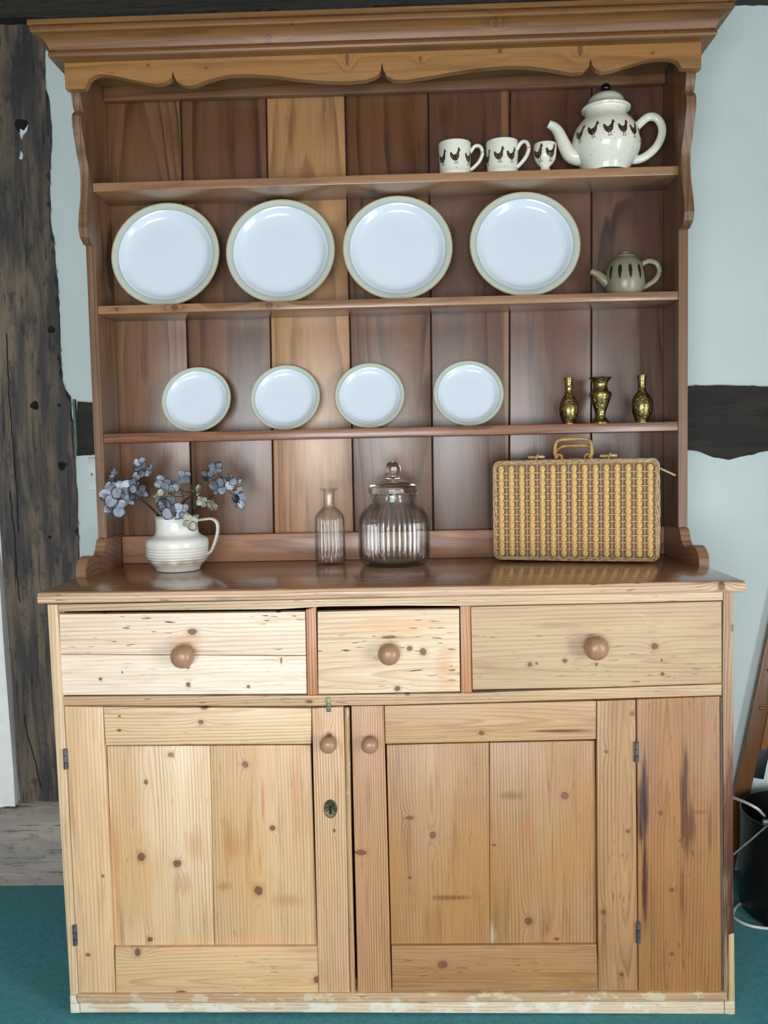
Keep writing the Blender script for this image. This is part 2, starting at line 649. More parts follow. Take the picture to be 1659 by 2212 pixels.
# long drying cracks in the post
for pts in ([(14, 720), (20, 860), (28, 960), (36, 1060), (40, 1150)], [(22, 1060), (27, 1120), (32, 1160), (36, 1240), (43, 1300)], [(52, 1545), (62, 1600), (78, 1650), (88, 1700)]):
    bm = bmesh.new()
    tube(bm, [PY(a, b, WALL - .0142) for a, b in rough_poly(pts, 12, 1.2)], .0016, 5)
    mesh_obj('crack', bm, HOLE, post)

# horizontal mid rail that runs behind the dresser and shows on both sides
top = rough_poly([(165, 866), (205, 871), (700, 852), (1488, 835), (1545, 832), (1575, 832), (1610, 834), (1640, 836), (1750, 832)], 12, 1.3)
bot = rough_poly([(1750, 955), (1659, 973), (1640, 977), (1600, 987), (1575, 992.5), (1545, 988), (1515, 976), (1488, 970), (700, 976), (205, 982), (165, 985)], 12, 1.3)
timber('trim_2', top + bot, WALL - .012, .03, OAK_H, 'blackened oak rail crossing the wall at mid height', .004)
timber('trim_3', [(156, 862), (161, 863), (167, 960), (166, 984), (161, 985)], WALL - .013, .012, plain('grey_green_filler', (96, 116, 116), .8), 'grey green strip of filler in the joint beside the post', .001)
# ceiling-height beam
bot = rough_poly([(1800, -14), (1200, -1), (1085, 3), (700, 19), (430, 26), (330, 22), (260, 30), (180, 35), (0, 38), (-250, 40)], 14, 1.4)
timber('trim_4', [(-250, -260), (1800, -260)] + bot, WALL - .05, .08, OAK_H, 'black oak beam along the top of the wall', .006)
# sill beam standing on the floor
sill_y = .545
prof = [(0, 0), (.0, .15), (.004, .185), (.014, .206), (.05, .218), (.10, .22), (.10, 0)]
bm = bmesh.new()
x0, x1 = -1.9, -.55
nseg = 40
rings = []
for i in range(nseg + 1):
    x = x0 + (x1 - x0) * i / nseg
    rings.append([bm.verts.new((x, sill_y + d + (rnd.uniform(-.003, .003) if k in (1, 2, 3) else 0), z + (rnd.uniform(-.003, .003) if k in (2, 3) else 0))) for k, (d, z) in enumerate(prof)])
for A, B in zip(rings, rings[1:]):
    for k in range(len(prof)):
        bm.faces.new((A[k], A[(k + 1) % len(prof)], B[(k + 1) % len(prof)], B[k]))
bm.faces.new(rings[0]); bm.faces.new(rings[-1][::-1])
sill = struct('trim_5', bm, OAK_S, 'low grey oak sill beam on the carpet at the foot of the post', 60)
peg(39, 1819, 7, HOLE, sill, sill_y + .0025, 'knot_hole')
# plaster panel left of the post, standing proud of it
pts = [PY(a, b, WALL - .034) for a, b in ((-60, 900), (0, 1265), (7, 1381), (18, 1525), (29, 1670), (34, 1776))]
bm = bmesh.new()
prism(bm, [(-1.6, pts[0][2])] + [(p[0], p[2]) for p in pts] + [(-1.6, pts[-1][2])], WALL - .034, WALL, .002)
struct('trim_6', bm, plain('lit_white_plaster', (248, 249, 250), .5, 0, .02), 'bright white plaster panel standing proud left of the oak post', 40)  # plaster colour raised to near white to carry the strong light here

# blank electrical plate half hidden by the dresser
PLATE_W = plain('plastic_white', (226, 232, 232), .35)
a, b = PY(189, 989, WALL - .006), PY(214, 1059, WALL - .006)
cx, cz = a[0] + .04, (a[2] + b[2]) / 2
e = empty('wall_plate', (cx, WALL, cz), 'white blank electrical wall plate with a screw beside the dresser', 'wall plate')
bm = bmesh.new(); box(bm, -.04, .04, -.009, 0, (b[2] - a[2]) / 2, (a[2] - b[2]) / 2, .003)
mesh_obj('plate', bm, PLATE_W, e, 40)
p = PY(198.5, 1025, WALL - .009)
bm = bmesh.new(); lathe(bm, [(0, .0016), (.0028, .0012), (.0036, 0), (.0036, -.001)], 16, None, (p[0] - cx, -.009, p[2] - cz), 'y')
mesh_obj('screw', bm, plain('screw_steel', (120, 122, 120), .35, 1.0), e, 40)

# ---------------------------------------------------------------- dresser: timbers
ZT, ZTB = .879, .8557
YS, YB = .3334, .4535          # front and back planes of the plate rack
US, UI = .6908, .6699
FY = .2585                     # frieze plane
Z1, Z1B, Z2, Z2B, Z3, Z3B = 1.7745, 1.7547, 1.4951, 1.4760, 1.1984, 1.1772


def K(px, py, r, rz=None, y=0.0):
    p = PY(px, py, y)
    s = (y - CAM[1]) / FPX
    return (p[0], p[2], r * s, (rz or r) * s)


def KH(px, py, r, rz=None, y=0.0):      # knot on a board whose grain runs sideways: u = z, v = x
    k = K(px, py, r, rz, y)
    return (k[1], k[0], k[2], k[3])


def ST(px, py, ru, rv, c, am, y=0.0):
    k = K(px, py, ru, rv, y)
    return (*k, c, am)


def STH(px, py, ru, rv, c, am, y=0.0):  # ru across grain (vertical), rv along
    k = K(px, py, ru, rv, y)
    return (k[1], k[0], k[2], k[3], c, am)


def ux(px, py=1800, y=0.0):
    return PY(px, py, y)[0]


def uz(px, py, y=0.0):
    return PY(px, py, y)[2]


PALE_LIT = (228, 216, 196)      # scrubbed drawer pine, paled to carry the brighter left side
HONEY = (212, 168, 112)     # waxed base pine

dresser = empty('dresser', (0, 0, 0), 'tall antique pine dresser with open plate rack, three drawers and two cupboard doors', 'dresser')

# --- carcass behind the fronts
M_IN = wood('pine_inside', (150, 112, 74), (100, 68, 42), 'side', seed=2)
M_SIDE = wood('pine_base_side', (196, 150, 98), (150, 98, 58), 'side', seed=4, flecks=.3)
for sx, nm in ((-1, 'side_panel'), (1, 'side_panel')):
    bm = bmesh.new()
    xo, xi = sx * .674, sx * .655
    box(bm, min(xo, xi), max(xo, xi), .022, .45, .045, ZTB - .001, .001)
    mesh_obj(nm, bm, M_SIDE, dresser, 40)
bm = bmesh.new(); box(bm, -.654, .654, .43, .445, .02, ZTB - .001)
mesh_obj('back_panel', bm, M_IN, dresser)
bm = bmesh.new(); box(bm, -.654, .654, .024, .43, .045, .06)
mesh_obj('bottom_panel', bm, M_IN, dresser)
bm = bmesh.new(); box(bm, -.654, .654, .024, .43, .652, .664)
mesh_obj('drawer_runner_panel', bm, M_IN, dresser)

# --- corner posts, rails, dividers, plinth
board('corner_post', [(101.5, 1306), (124, 1306), (137, 1524), (169, 2146), (169, 2150), (151.5, 2150)], 0, .022,
      wood('pine_post_a', (212, 190, 152), (182, 144, 100), 'z', -.9, .2, .02, 150, seed=11), dresser)
stn = [ST(1578, 1850, 34, 250, (54, 24, 16), .96), ST(1574, 1760, 26, 190, (90, 44, 28), .75), ST(1580, 1990, 16, 90, (66, 32, 18), .85)]
board('corner_post', [(1563, 1277), (1585, 1276), (1584, 1500), (1583, 1800), (1586, 2016), (1573, 2018), (1573, 2146), (1564, 2146), (1561.5, 1480)], 0, .022,
      wood('pine_post_b', (170, 138, 104), (138, 98, 66), 'z', .9, .3, .02, 150, stains=stn, knots=[K(1582, 1356, 4, 8)], seed=12), dresser)
board('repair_strip', [(1574, 2019), (1586.5, 2016), (1588, 2163), (1574, 2163)], -.001, .022,
      wood('pale_deal_patch', (196, 176, 122), (170, 140, 92), 'z', 1.0, seed=13), dresser)
M_RAIL = wood('pine_rail', (206, 180, 140), (162, 122, 84), 'x', .80, .1, .03, 160, gray=.22, flecks=.8, wear=(.66, (196, 190, 172), 26), seed=14)
board('top_rail', [(125, 1306), (1562, 1277), (1562, 1297), (1290, 1303), (1000, 1309), (860, 1308), (700, 1310), (600, 1316), (125, 1321)], 0, .02, M_RAIL, dresser)
M_RAIL2 = wood('pine_mid_rail', (202, 170, 128), (160, 116, 78), 'x', .62, -.2, .03, 170, gray=.22, flecks=.7,
               knots=[KH(668, 1516, 4, 8), KH(880, 1500, 3, 6)], wear=(.70, (204, 190, 166), 22), seed=15)
board('middle_rail', [(135.5, 1505), (700, 1502.5), (1019, 1497), (1560, 1478), (1559, 1502.5), (1100, 1515), (850, 1522), (640, 1525), (137.5, 1524)], 0, .02, M_RAIL2, dresser)
M_DIV = wood('pine_divider', (196, 142, 98), (146, 90, 58), 'z', -.3, .7, .02, 170, contrast=.8, seed=16)
board('drawer_divider', [(660.5, 1317), (682, 1311), (686, 1501), (664.5, 1502)], .0015, .02, M_DIV, dresser)
board('drawer_divider', [(994, 1309.5), (1016, 1309), (1019.5, 1496), (996, 1497)], .0015, .02, M_DIV, dresser)
M_PL1 = wood('worn_bottom_rail', (190, 162, 122), (150, 116, 80), 'x', .1, .1, .03, 150, flecks=.6, wear=(.52, (196, 184, 160), 40), seed=17, rough=.6)
M_PL2 = wood('worn_plinth', (206, 196, 172), (176, 156, 126), 'x', .06, .3, .03, 140, flecks=.4, wear=(.50, (210, 208, 196), 30), seed=18, rough=.65)
board('bottom_rail', [(167, 2147.5), (1571, 2144), (1571, 2162.5), (165, 2166)], -.004, .03, M_PL1, dresser)
board('plinth_block', [(150.5, 2151), (165, 2151), (164.5, 2167.5), (171, 2167.5), (172, 2188.5), (152, 2189)], -.005, .03, M_PL2, dresser)
board('plinth', [(172.5, 2167.5), (1564, 2164), (1565, 2191), (620, 2186.5), (173, 2188)], -.005, .03, M_PL2, dresser)
board('plinth_block', [(1565.5, 2164), (1588, 2164), (1588, 2191), (1580, 2193), (1566, 2191)], -.005, .03, M_PL2, dresser)

# --- knobs, hinges
M_KNOB = wood('beech_knob', (172, 128, 98), (136, 94, 68), 'depth', gray=.2, u0=.3, v0=0, st=.4, freq=220, contrast=.45, rough=.3, fine=.2, seed=21, blotch=.5)


def knob(px, py, rpx, parent, y):
    R = rpx * (y - .035 - CAM[1]) / FPX
    c = PY(px, py, y - .03)
    h = .046 * R / .0235
    bm = bmesh.new()
    lathe(bm, [(0, h), (R * .35, h * .985), (R * .66, h * .93), (R * .88, h * .80), (R * .99, h * .64), (R * .97, h * .50), (R * .82, h * .36), (R * .62, h * .26), (R * .55, h * .18), (R * .66, h * .10), (R * .7, .0), (0, 0)],
          32, None, (0, 0, 0), 'y')
    o = mesh_obj('knob', bm, M_KNOB, parent, 60, (c[0] - .012 * (px - 829) / FPX, y, c[2] + .012 * (1106 - py) / FPX))
    return o


M_HINGE = plain('hinge_steel', (112, 112, 116), .4, .6, .15, 80, .2)


def hinge(px, y0px, y1px, parent, y=0.0):
    a, b = PY(px, y0px, y), PY(px, y1px, y)
    h = a[2] - b[2]
    o = None
    bm = bmesh.new()
    x, z = (a[0] + b[0]) / 2, b[2]
    for k in range(3):
        tube(bm, [(x, y - .003, z + h * (k / 3 + .02)), (x, y - .003, z + h * ((k + 1) / 3 - .02))], .0042, 10)
    box(bm, x - .0045, x + .0045, y - .002, y + .0005, z, z + h, .0005)
    return mesh_obj('hinge', bm, M_HINGE, parent, 40)


# --- drawers
def group(name, parent, loc=(0, 0, 0)):
    o = bpy.data.objects.new(name, None)
    o.empty_display_size = .03
    COL.objects.link(o)
    o.parent = parent
    o.location = loc
    return o


DY = .003


def drawer_box(x0, x1, z0, z1, parent):
    bm = bmesh.new()
    box(bm, x0 + .006, x1 - .006, DY + .019, .40, z0 + .008, z1 - .02)
    mesh_obj('drawer_box', bm, M_IN, parent)


d1 = group('drawer', dresser)
mA = wood('scrubbed_pine_lit_a', PALE_LIT, (196, 152, 106), 'x', .86, -.45, .05, 120, contrast=.4, flecks=1.0, blotch=.22, rough=.55, seed=31,
          knots=[KH(415, 1365, 7, 12)], stains=[STH(405, 1400, 32, 48, (196, 140, 92), .5)])
mB = wood('scrubbed_pine_lit_b', (232, 222, 206), (206, 178, 142), 'x', .60, -.3, .05, 120, contrast=.35, flecks=.25, blotch=.2, rough=.55, seed=32,  # paled like the upper board for the stronger left light
          knots=[KH(406, 1480, 6, 5), KH(536, 1484, 3.5, 3.5), KH(263, 1453, 2.2, 2.2), KH(216, 1468, 4, 4), KH(405, 1441, 5, 5), KH(607, 1428, 7, 2)])
board('drawer_board', [(127.5, 1327), (400, 1325), (659, 1321.5), (661, 1415.5), (130.5, 1413)], DY, .018, mA, d1)
board('drawer_board', [(130.5, 1414.5), (661, 1417), (662.5, 1499), (134, 1501.5)], DY, .018, mB, d1)
p, q = PY(134, 1501, DY), PY(659, 1322, DY)
drawer_box(p[0], q[0], p[2], q[2], d1)
knob(389.5, 1417.5, 26.5, d1, DY)

d2 = group('drawer', dresser)
mC = wood('scrubbed_pine_c', (222, 204, 174), (190, 150, 108), 'x', .70, .25, .06, 110, contrast=.45, flecks=1.0, blotch=.3, rough=.55, seed=33,
          knots=[KH(914, 1409, 9, 8), KH(885, 1401, 6, 7), KH(858, 1488, 6, 7), KH(841, 1377, 4, 18)], stains=[STH(960, 1440, 70, 30, (196, 142, 92), .45), STH(850, 1355, 30, 150, (204, 158, 106), .5)])
board('drawer_board', [(685.5, 1322), (850, 1318), (992, 1315.5), (994, 1494), (687.5, 1500)], DY, .018, mC, d2)
p, q = PY(687, 1500, DY), PY(992, 1316, DY)
drawer_box(p[0], q[0], p[2], q[2], d2)
knob(840, 1413, 24.5, d2, DY)

d3 = group('drawer', dresser)
mD = wood('scrubbed_pine_shaded', (192, 170, 134), (160, 122, 84), 'x', .72, .62, .05, 120, contrast=.4, flecks=.6, blotch=.35, rough=.55, seed=34,  # right drawer tone darkened in colour to carry the dimmer right side
          knots=[KH(1415, 1397, 9, 8), KH(1145, 1436, 5, 5), KH(1160, 1434, 3, 3), KH(1221, 1428, 5.5, 5.5), KH(1289, 1436, 4, 4), KH(1432, 1457, 4.5, 4.5), KH(1430, 1427, 3, 3)],
          wear=(.67, (214, 196, 160), 30))
board('drawer_board', [(1017, 1311), (1559, 1299), (1559.7, 1476), (1300, 1484), (1021, 1490)], DY, .018, mD, d3)
p, q = PY(1021, 1490, DY), PY(1559, 1300, DY)
drawer_box(p[0], q[0], p[2], q[2], d3)
knob(1292.5, 1399, 27, d3, DY)

# --- left cupboard door, panel tones paled to carry the stronger light
dl = group('door', dresser)
board('door_stile', [(138.5, 1526), (222, 1527), (249, 2146), (170.5, 2146)], .001, .022,
      wood('pine_stile_a', (212, 184, 142), (178, 134, 88), 'z', ux(330), .1, .03, 120, contrast=.45, flecks=.15, seed=41, knots=[K(190, 2063, 5, 4), K(222, 1893, 3, 4)]), dl)
board('door_rail', [(223, 1527.5), (672.5, 1530), (672, 1607), (228, 1610.5)], .001, .022,
      wood('pine_rail_a', (218, 196, 158), (182, 138, 92), 'x', uz(400, 1536), ux(400), .05, 150, seed=42, flecks=.25, contrast=.6,
           knots=[KH(434, 1560, 6, 6), KH(441, 1529, 5, 8), KH(258, 1547, 2.5, 2.5), KH(257, 1578, 3, 5)]), dl)
kl = [K(366, 1634, 8, 6), K(527, 1655, 8, 8), K(312, 1693, 5, 6), K(587, 1793, 7, 7), K(302, 1856, 10, 11), K(380, 1870, 11, 9), K(556, 1929, 10, 12), K(321, 2035, 7, 6)]
for i, (a, b, nm) in enumerate((((231, 1612), (453, 1611), 'pine_panel_a'), ((454, 1611), (671, 1609.5), 'pine_panel_b'))):
    lo = (247.5, 2042.5) if i == 0 else (464, 2041)
    hi = (463, 2041) if i == 0 else (684.5, 2040)
    kk = kl[:1] + [kl[2], kl[4], kl[5], kl[7]] if i == 0 else [kl[1], kl[3], kl[6]]
    board('panel_board', [a, b, hi, lo], .0095, .010,
          wood(nm, (216, 196, 160) if i == 0 else (206, 178, 136), (176, 128, 80), 'z', ux(325 if i == 0 else 553), uz(400, 1900 if i == 0 else 1960), .035, 150, .010, .6,
               knots=kk, flecks=.25, seed=43 + i, tint=(200, 158, 108),
               stains=[ST(420, 1835, 26, 50, (176, 124, 74), .4), ST(395, 1915, 24, 30, (168, 118, 72), .4), ST(245, 1850, 12, 160, (182, 126, 76), .5)] if i == 0 else
               [ST(480, 1920, 22, 14, (150, 104, 66), .55), ST(500, 1830, 26, 40, (180, 124, 72), .5), ST(640, 1700, 20, 140, (186, 130, 78), .5), ST(620, 1950, 50, 22, (160, 112, 70), .4), ST(566, 1730, 4, 60, (184, 116, 62), .75), ST(560, 1860, 2.5, 40, (170, 104, 58), .7)]), dl, .0008)
board('door_rail', [(248.5, 2048), (685.5, 2044.5), (688, 2144), (250.5, 2146)], .001, .022,
      wood('pine_rail_b', (206, 178, 132), (172, 128, 82), 'x', uz(470, 2120), ux(600), .05, 140, seed=45, flecks=.5, contrast=.4,
           knots=[KH(297, 2058, 11, 7), KH(684, 2117, 9, 8), KH(392, 2146, 6, 14)]), dl)
dls = wood('pine_stile_b', (206, 176, 134), (168, 122, 80), 'z', ux(655), .3, .02, 190, contrast=.8, seed=46, flecks=.2,
           knots=[K(711, 1587, 7, 6), K(722, 1795, 3, 5)], stains=[ST(690, 1560, 16, 34, (190, 130, 80), .45), ST(738, 1620, 4, 30, (180, 110, 64), .6)])
board('door_stile', [(673.5, 1530), (742, 1526.5), (756, 2145), (688.5, 2145)], .001, .022, dls, dl)
bm = bmesh.new()
tube(bm, [PY(749.5, 1527, .004), PY(754, 1800, .004), PY(762.5, 2145, .004)], .0055, 10)
mesh_obj('bead_moulding', bm, wood('pine_bead', (190, 156, 112), (140, 98, 64), 'z', .4, .1, .02, 160, flecks=.6, wear=(.58, (190, 180, 156), 40), seed=47), dl, 60)
knob(706.5, 1610, 19.3, dl, .001)
M_BRASS_OLD = plain('tarnished_brass', (112, 108, 76), .42, .9, .2, 160, .5, c2=(74, 76, 62))
ec = PY(714, 1747, 0)
bm = bmesh.new()
vs = lathe(bm, [(0, .0022), (.0095, .0024), (.0118, .0032), (.0132, .002), (.0135, 0), (0, 0)], 32, None, (0, 0, 0), 'y')
bmesh.ops.scale(bm, vec=(1, 1, 1.4), verts=vs)
bmesh.ops.translate(bm, vec=ec, verts=vs)
for (dx, dz) in ((-.009, .001), (.009, .001), (0, .0145), (0, -.0145)):
    lathe(bm, [(0, .0042), (.0012, .0038), (.0018, .0024)], 10, None, (ec[0] + dx, ec[1], ec[2] + dz), 'y')
mesh_obj('escutcheon', bm, M_BRASS_OLD, dl, 40)
bm = bmesh.new()
pts = [(math.sin(t) * .0029, .004 + math.cos(t) * .0032) for t in [math.radians(a) for a in range(-140, 141, 20)]] + [(.0026, -.009), (-.0026, -.009)]
prism(bm, [(ec[0] + x, ec[2] + z) for x, z in pts], ec[1] - .0034, ec[1] - .0022)
mesh_obj('keyhole', bm, HOLE, dl)
bm = bmesh.new()
a, b = PY(705, 1506, 0), PY(715, 1537, 0)
box(bm, a[0], b[0], -.0035, .0008, b[2], a[2], .0008)
lathe(bm, [(0, .0028), (.0028, .002), (.0034, 0)], 12, None, ((a[0] + b[0]) / 2, -.0035, (a[2] + b[2]) / 2), 'y')
mesh_obj('latch', bm, plain('verdigris_brass', (128, 132, 96), .45, .8, .2, 200, .4, c2=(92, 110, 92)), dl, 40)
hinge(142.8, 1617, 1661, dl); hinge(162.5, 1997, 2041, dl)

# --- right cupboard door, orange pine darkened further to carry the light falloff
dr = group('door', dresser)
board('door_stile', [(758.5, 1525.5), (829, 1524.5), (845.5, 2143), (773, 2144)], .001, .022,
      wood('pine_stile_c', (186, 146, 102), (146, 98, 62), 'z', ux(870), .2, .03, 200, contrast=.8, seed=51, flecks=.15, knots=[K(779, 1842, 14, 7)], wear=(.74, (206, 192, 166), 30)), dr)
board('door_rail', [(830.5, 1525), (1288, 1514.5), (1287.5, 1597), (832.5, 1607)], .001, .022,
      wood('pine_rail_c', (192, 158, 114), (154, 112, 72), 'x', uz(1000, 1560), ux(700), .03, 170, seed=52, flecks=.35, contrast=.4,
           knots=[KH(1040, 1584, 5, 7)], stains=[STH(1220, 1580, 5, 70, (66, 44, 32), .8)]), dr)
kr = [K(884, 1771, 10, 5), K(935, 1808, 8, 9), K(885, 1901, 4, 4), K(1222, 1723, 9.5, 9.5), K(1143, 1995, 10, 9.5), K(1068, 1830, 5, 3), K(1204, 2034, 5, 4)]
for i, (a, b, hi, lo, nm) in enumerate((((835, 1609.5), (1056.5, 1604.5), (1058, 2039.5), (845, 2041.5), 'pine_panel_c'), ((1058, 1604.5), (1285, 1600), (1288.5, 2037), (1059, 2039.5), 'pine_panel_d'))):
    board('panel_board', [a, b, hi, lo], .0095, .010,
          wood(nm, (176, 140, 96), (136, 92, 56), 'z', ux(934 if i == 0 else 1190), uz(1000, 1808 if i == 0 else 1500), .035, 160, .009, .6,
               knots=(kr[:3] if i == 0 else kr[3:]), flecks=.3, seed=53 + i, tint=(168, 122, 72),
               stains=[ST(985, 1944, 62, 9, (108, 70, 42), .75), ST(1020, 1740, 30, 40, (150, 112, 74), .4), ST(1055, 1800, 4, 200, (160, 110, 66), .6)] if i == 0 else
               [ST(1102, 1723, 34, 13, (120, 84, 54), .8), ST(1187, 1702, 2.5, 18, (160, 82, 38), .9), ST(1183, 2010, 4, 26, (158, 82, 38), .9), ST(1195, 1830, 2, 90, (146, 78, 38), .7), ST(1060, 2025, 14, 34, (190, 178, 154), .75), ST(1140, 1800, 30, 40, (176, 110, 52), .4)]), dr, .0008)
board('door_rail', [(845.5, 2043.5), (1289, 2040.5), (1292, 2139), (847.5, 2141.5)], .001, .022,
      wood('pine_rail_d', (168, 128, 80), (130, 88, 50), 'x', uz(1000, 2130), ux(900), .04, 150, seed=55, flecks=.7, contrast=.4,
           knots=[KH(956, 2085, 11, 12)]), dr)
board('door_stile', [(1289.5, 1514.5), (1373, 1511.5), (1377.5, 2139.5), (1292.5, 2139.5)], .001, .022,
      wood('pine_stile_d', (176, 138, 92), (132, 90, 54), 'z', ux(1350), uz(1350, 1720), .06, 140, seed=56, flecks=.8, contrast=.6,
           knots=[K(1366, 1542, 6, 6), K(1356, 1796, 5, 5), K(1343, 2106, 5, 5), K(1304, 1971, 6, 7), K(1310, 1624, 5, 5)]), dr)
knob(797.5, 1611, 18.8, dr, .001)
hinge(1374.5, 1602, 1646, dr); hinge(1378.5, 1991, 2036, dr)

# --- fixed end panel with dark water stains, base tone darkened for light falloff
board('fixed_panel', [(1376, 1510.5), (1557.5, 1504), (1562.5, 2143), (1379.5, 2142)], .0015, .02,
      wood('pine_end_panel', (166, 118, 68), (124, 78, 42), 'z', ux(1440), .2, .03, 150, seed=57, flecks=.7, contrast=.55,
           knots=[K(1427, 1757, 6, 6), K(1452, 2062, 5, 5), K(1472, 1816, 6, 4), K(1452, 1923, 6, 6)],
           stains=[ST(1391, 1745, 14, 140, (46, 22, 16), .97), ST(1393, 1900, 8, 180, (60, 30, 20), .9), ST(1478, 1700, 12, 140, (70, 36, 22), .92), ST(1484, 1790, 22, 80, (84, 44, 26), .8),
                   ST(1475, 1940, 7, 110, (110, 62, 34), .6), ST(1518, 1560, 8, 90, (138, 84, 48), .6), ST(1534, 1790, 6, 70, (112, 60, 34), .7), ST(1515, 1755, 26, 7, (116, 70, 40), .6)]), dresser)
board('edge_bead', [(1556, 1506), (1560, 1505.5), (1563.5, 2141), (1559.5, 2141)], -.001, .01, plain('grey_wax_line', (92, 82, 72), .6), dresser, .0008)

# --- worktop
M_TOP = wood('waxed_worktop', (182, 128, 88), (126, 78, 50), 'top', .20, -.2, .05, 90, contrast=.5, rough=.26, coat=.6, seed=61, fine=.25,
             knots=[(.16, -.42, .006, .012), (.10, .05, .005, .01), (.22, .28, .006, .013)], flecks=.35, bump=.1)
bm = bmesh.new()
a, b = PY(78, 1284, -.016), PY(1607, 1251.5, -.016)
zt2 = ZTB + .0005
wt = .6904
box(bm, -wt - .003, wt + .003, -.016, YB + .012, zt2, ZT, .0065, 3)
mesh_obj('worktop', bm, M_TOP, dresser, 40)
# worn pale front edge of the worktop (bare wood nosing)
M_NOSE = wood('worn_nosing', (216, 182, 146), (162, 118, 84), 'x', ZT + .05, .1, .02, 150, gray=.22, flecks=1.0, contrast=.7, wear=(.64, (170, 168, 146), 34), seed=62,
              knots=[KH(1551, 1262, 10, 8)], stains=[STH(490, 1289, 6, 36, (118, 132, 116), .7), STH(790, 1285, 9, 70, (150, 140, 112), .7), STH(900, 1290, 6, 60, (136, 132, 108), .6), STH(1060, 1284, 4, 26, (140, 144, 118), .7)])
bm = bmesh.new()
nn = 60
rows = []
for i in range(nn + 1):
    x = -wt + 2 * wt * i / nn
    px_chip = max(0, 1 - abs(x + .02) / .16)
    j = rnd.uniform(-.0006, .0006)
    rows.append([bm.verts.new((x, y, z)) for (y, z) in ((-.0155, zt2 + .001 + .003 * px_chip * rnd.random()), (-.0185 + j, zt2 + .003 + .003 * px_chip), (-.0188 + j, (ZT + zt2) / 2), (-.0178 + j, ZT - .0045), (-.014, ZT - .0012 + j * .5), (-.011, ZT - .002), (-.011, zt2 + .001))])
for A, B in zip(rows, rows[1:]):
    for k in range(7):
        bm.faces.new((A[k], A[(k + 1) % 7], B[(k + 1) % 7], B[k]))
bm.faces.new(rows[0]); bm.faces.new(rows[-1][::-1])
mesh_obj('worktop_nosing', bm, M_NOSE, dresser, 60)

# ---------------------------------------------------------------- dresser: plate rack
M_RSIDE = wood('rack_side', (136, 94, 60), (88, 56, 34), 'side', .36, 1.3, .05, 130, rough=.36, gray=.3, seed=71, flecks=.3, knots=[(.40, 1.45, .005, .008), (.37, 1.62, .005, .01), (.41, 1.05, .004, .008)])
M_RSIDE2 = wood('rack_side_b', (134, 92, 58), (86, 54, 32), 'side', .42, 1.1, .05, 130, rough=.36, gray=.25, seed=72, flecks=.3)
# side boards with the shaped, projecting upper ears: (forward projection, z)
ear = []
zf = 1.957
for (px_, py_) in ((153, 178), (153, 195), (155, 218), (159, 237), (161, 242), (157.5, 244), (155, 250), (154.8, 258), (156, 275), (161, 304), (166, 335), (172, 364), (174, 389), (173.6, 427), (170, 465), (169, 494), (172.5, 513), (180, 528), (187, 533)):
    r_ = ray(px_, py_)
    q_ = CAM + r_ * ((-US - CAM[0]) / r_[0])      # where the outer face of the side board is met
    ear.append((min(YS, max(q_[1], FY + .003)), q_[2]))
for sx, m in ((-1, M_RSIDE), (1, M_RSIDE2)):
    zb = ZT + .0745
    pts = [(YS, zb), (YB + .012, zb), (YB + .012, 2.03), (FY + .003, 2.03)] + ear
    bm = bmesh.new()
    xo, xi = sx * US, sx * UI
    A = [bm.verts.new((xo, y, z)) for y, z in pts]
    B = [bm.verts.new((xi, y, z)) for y, z in pts]
    fa = bm.faces.new(A)
    fb = bm.faces.new(B[::-1])
    n = len(pts)
    for i in range(n):
        bm.faces.new((A[i], B[i], B[(i + 1) % n], A[(i + 1) % n]))
    mesh_obj('rack_side', bm, m, dresser, 30)

# scrolled foot brackets under the rack sides
M_BR = wood('bracket_pine', (168, 120, 84), (116, 76, 50), 'top', .25, 0, .05, 120, gray=.25, rough=.36, seed=73, flecks=.3)
BF = .186
hb = .0735
br = [(YB + .012, 0), (YB + .012, hb), (YS - .004, hb), (YS - .010, hb - .002), (YS - .017, hb - .010), (YS - .024, hb - .024), (YS - .034, hb - .034), (YS - .050, hb - .039), (YS - .064, hb - .040),
      (YS - .072, hb - .038), (YS - .080, hb - .033), (YS - .095, hb - .030), (YS - .112, hb - .030), (YS - .127, hb - .034), (YS - .139, hb - .043), (BF, hb - .055), (BF, 0)]
for sx in (-1, 1):
    bm = bmesh.new()
    A = [bm.verts.new((sx * US, y, ZT + z)) for y, z in br]
    B = [bm.verts.new((sx * (UI - .001), y, ZT + z)) for y, z in br]
    bm.faces.new(A); bm.faces.new(B[::-1])
    n = len(br)
    for i in range(n):
        bm.faces.new((A[i], B[i], B[(i + 1) % n], A[(i + 1) % n]))
    mesh_obj('scroll_bracket', bm, M_BR, dresser, 32)

# shelves
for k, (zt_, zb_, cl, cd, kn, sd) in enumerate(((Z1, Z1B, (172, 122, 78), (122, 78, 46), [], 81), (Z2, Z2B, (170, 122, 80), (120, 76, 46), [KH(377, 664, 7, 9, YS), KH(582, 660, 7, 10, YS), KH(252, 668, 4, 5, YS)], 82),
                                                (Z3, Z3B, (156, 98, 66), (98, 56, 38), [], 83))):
    bm = bmesh.new()
    box(bm, -UI + .0005, UI - .0005, YS + .001, YB, zb_, zt_, .0015)
    mesh_obj('shelf', bm, wood('shelf_pine_%d' % k, cl, cd, 'x', zt_ + .012, .15, .03, 130 if k < 2 else 260, contrast=.5 if k < 2 else .9, rough=.3, coat=.15, gray=.28, knots=kn, flecks=.4, seed=sd), dresser, 40)

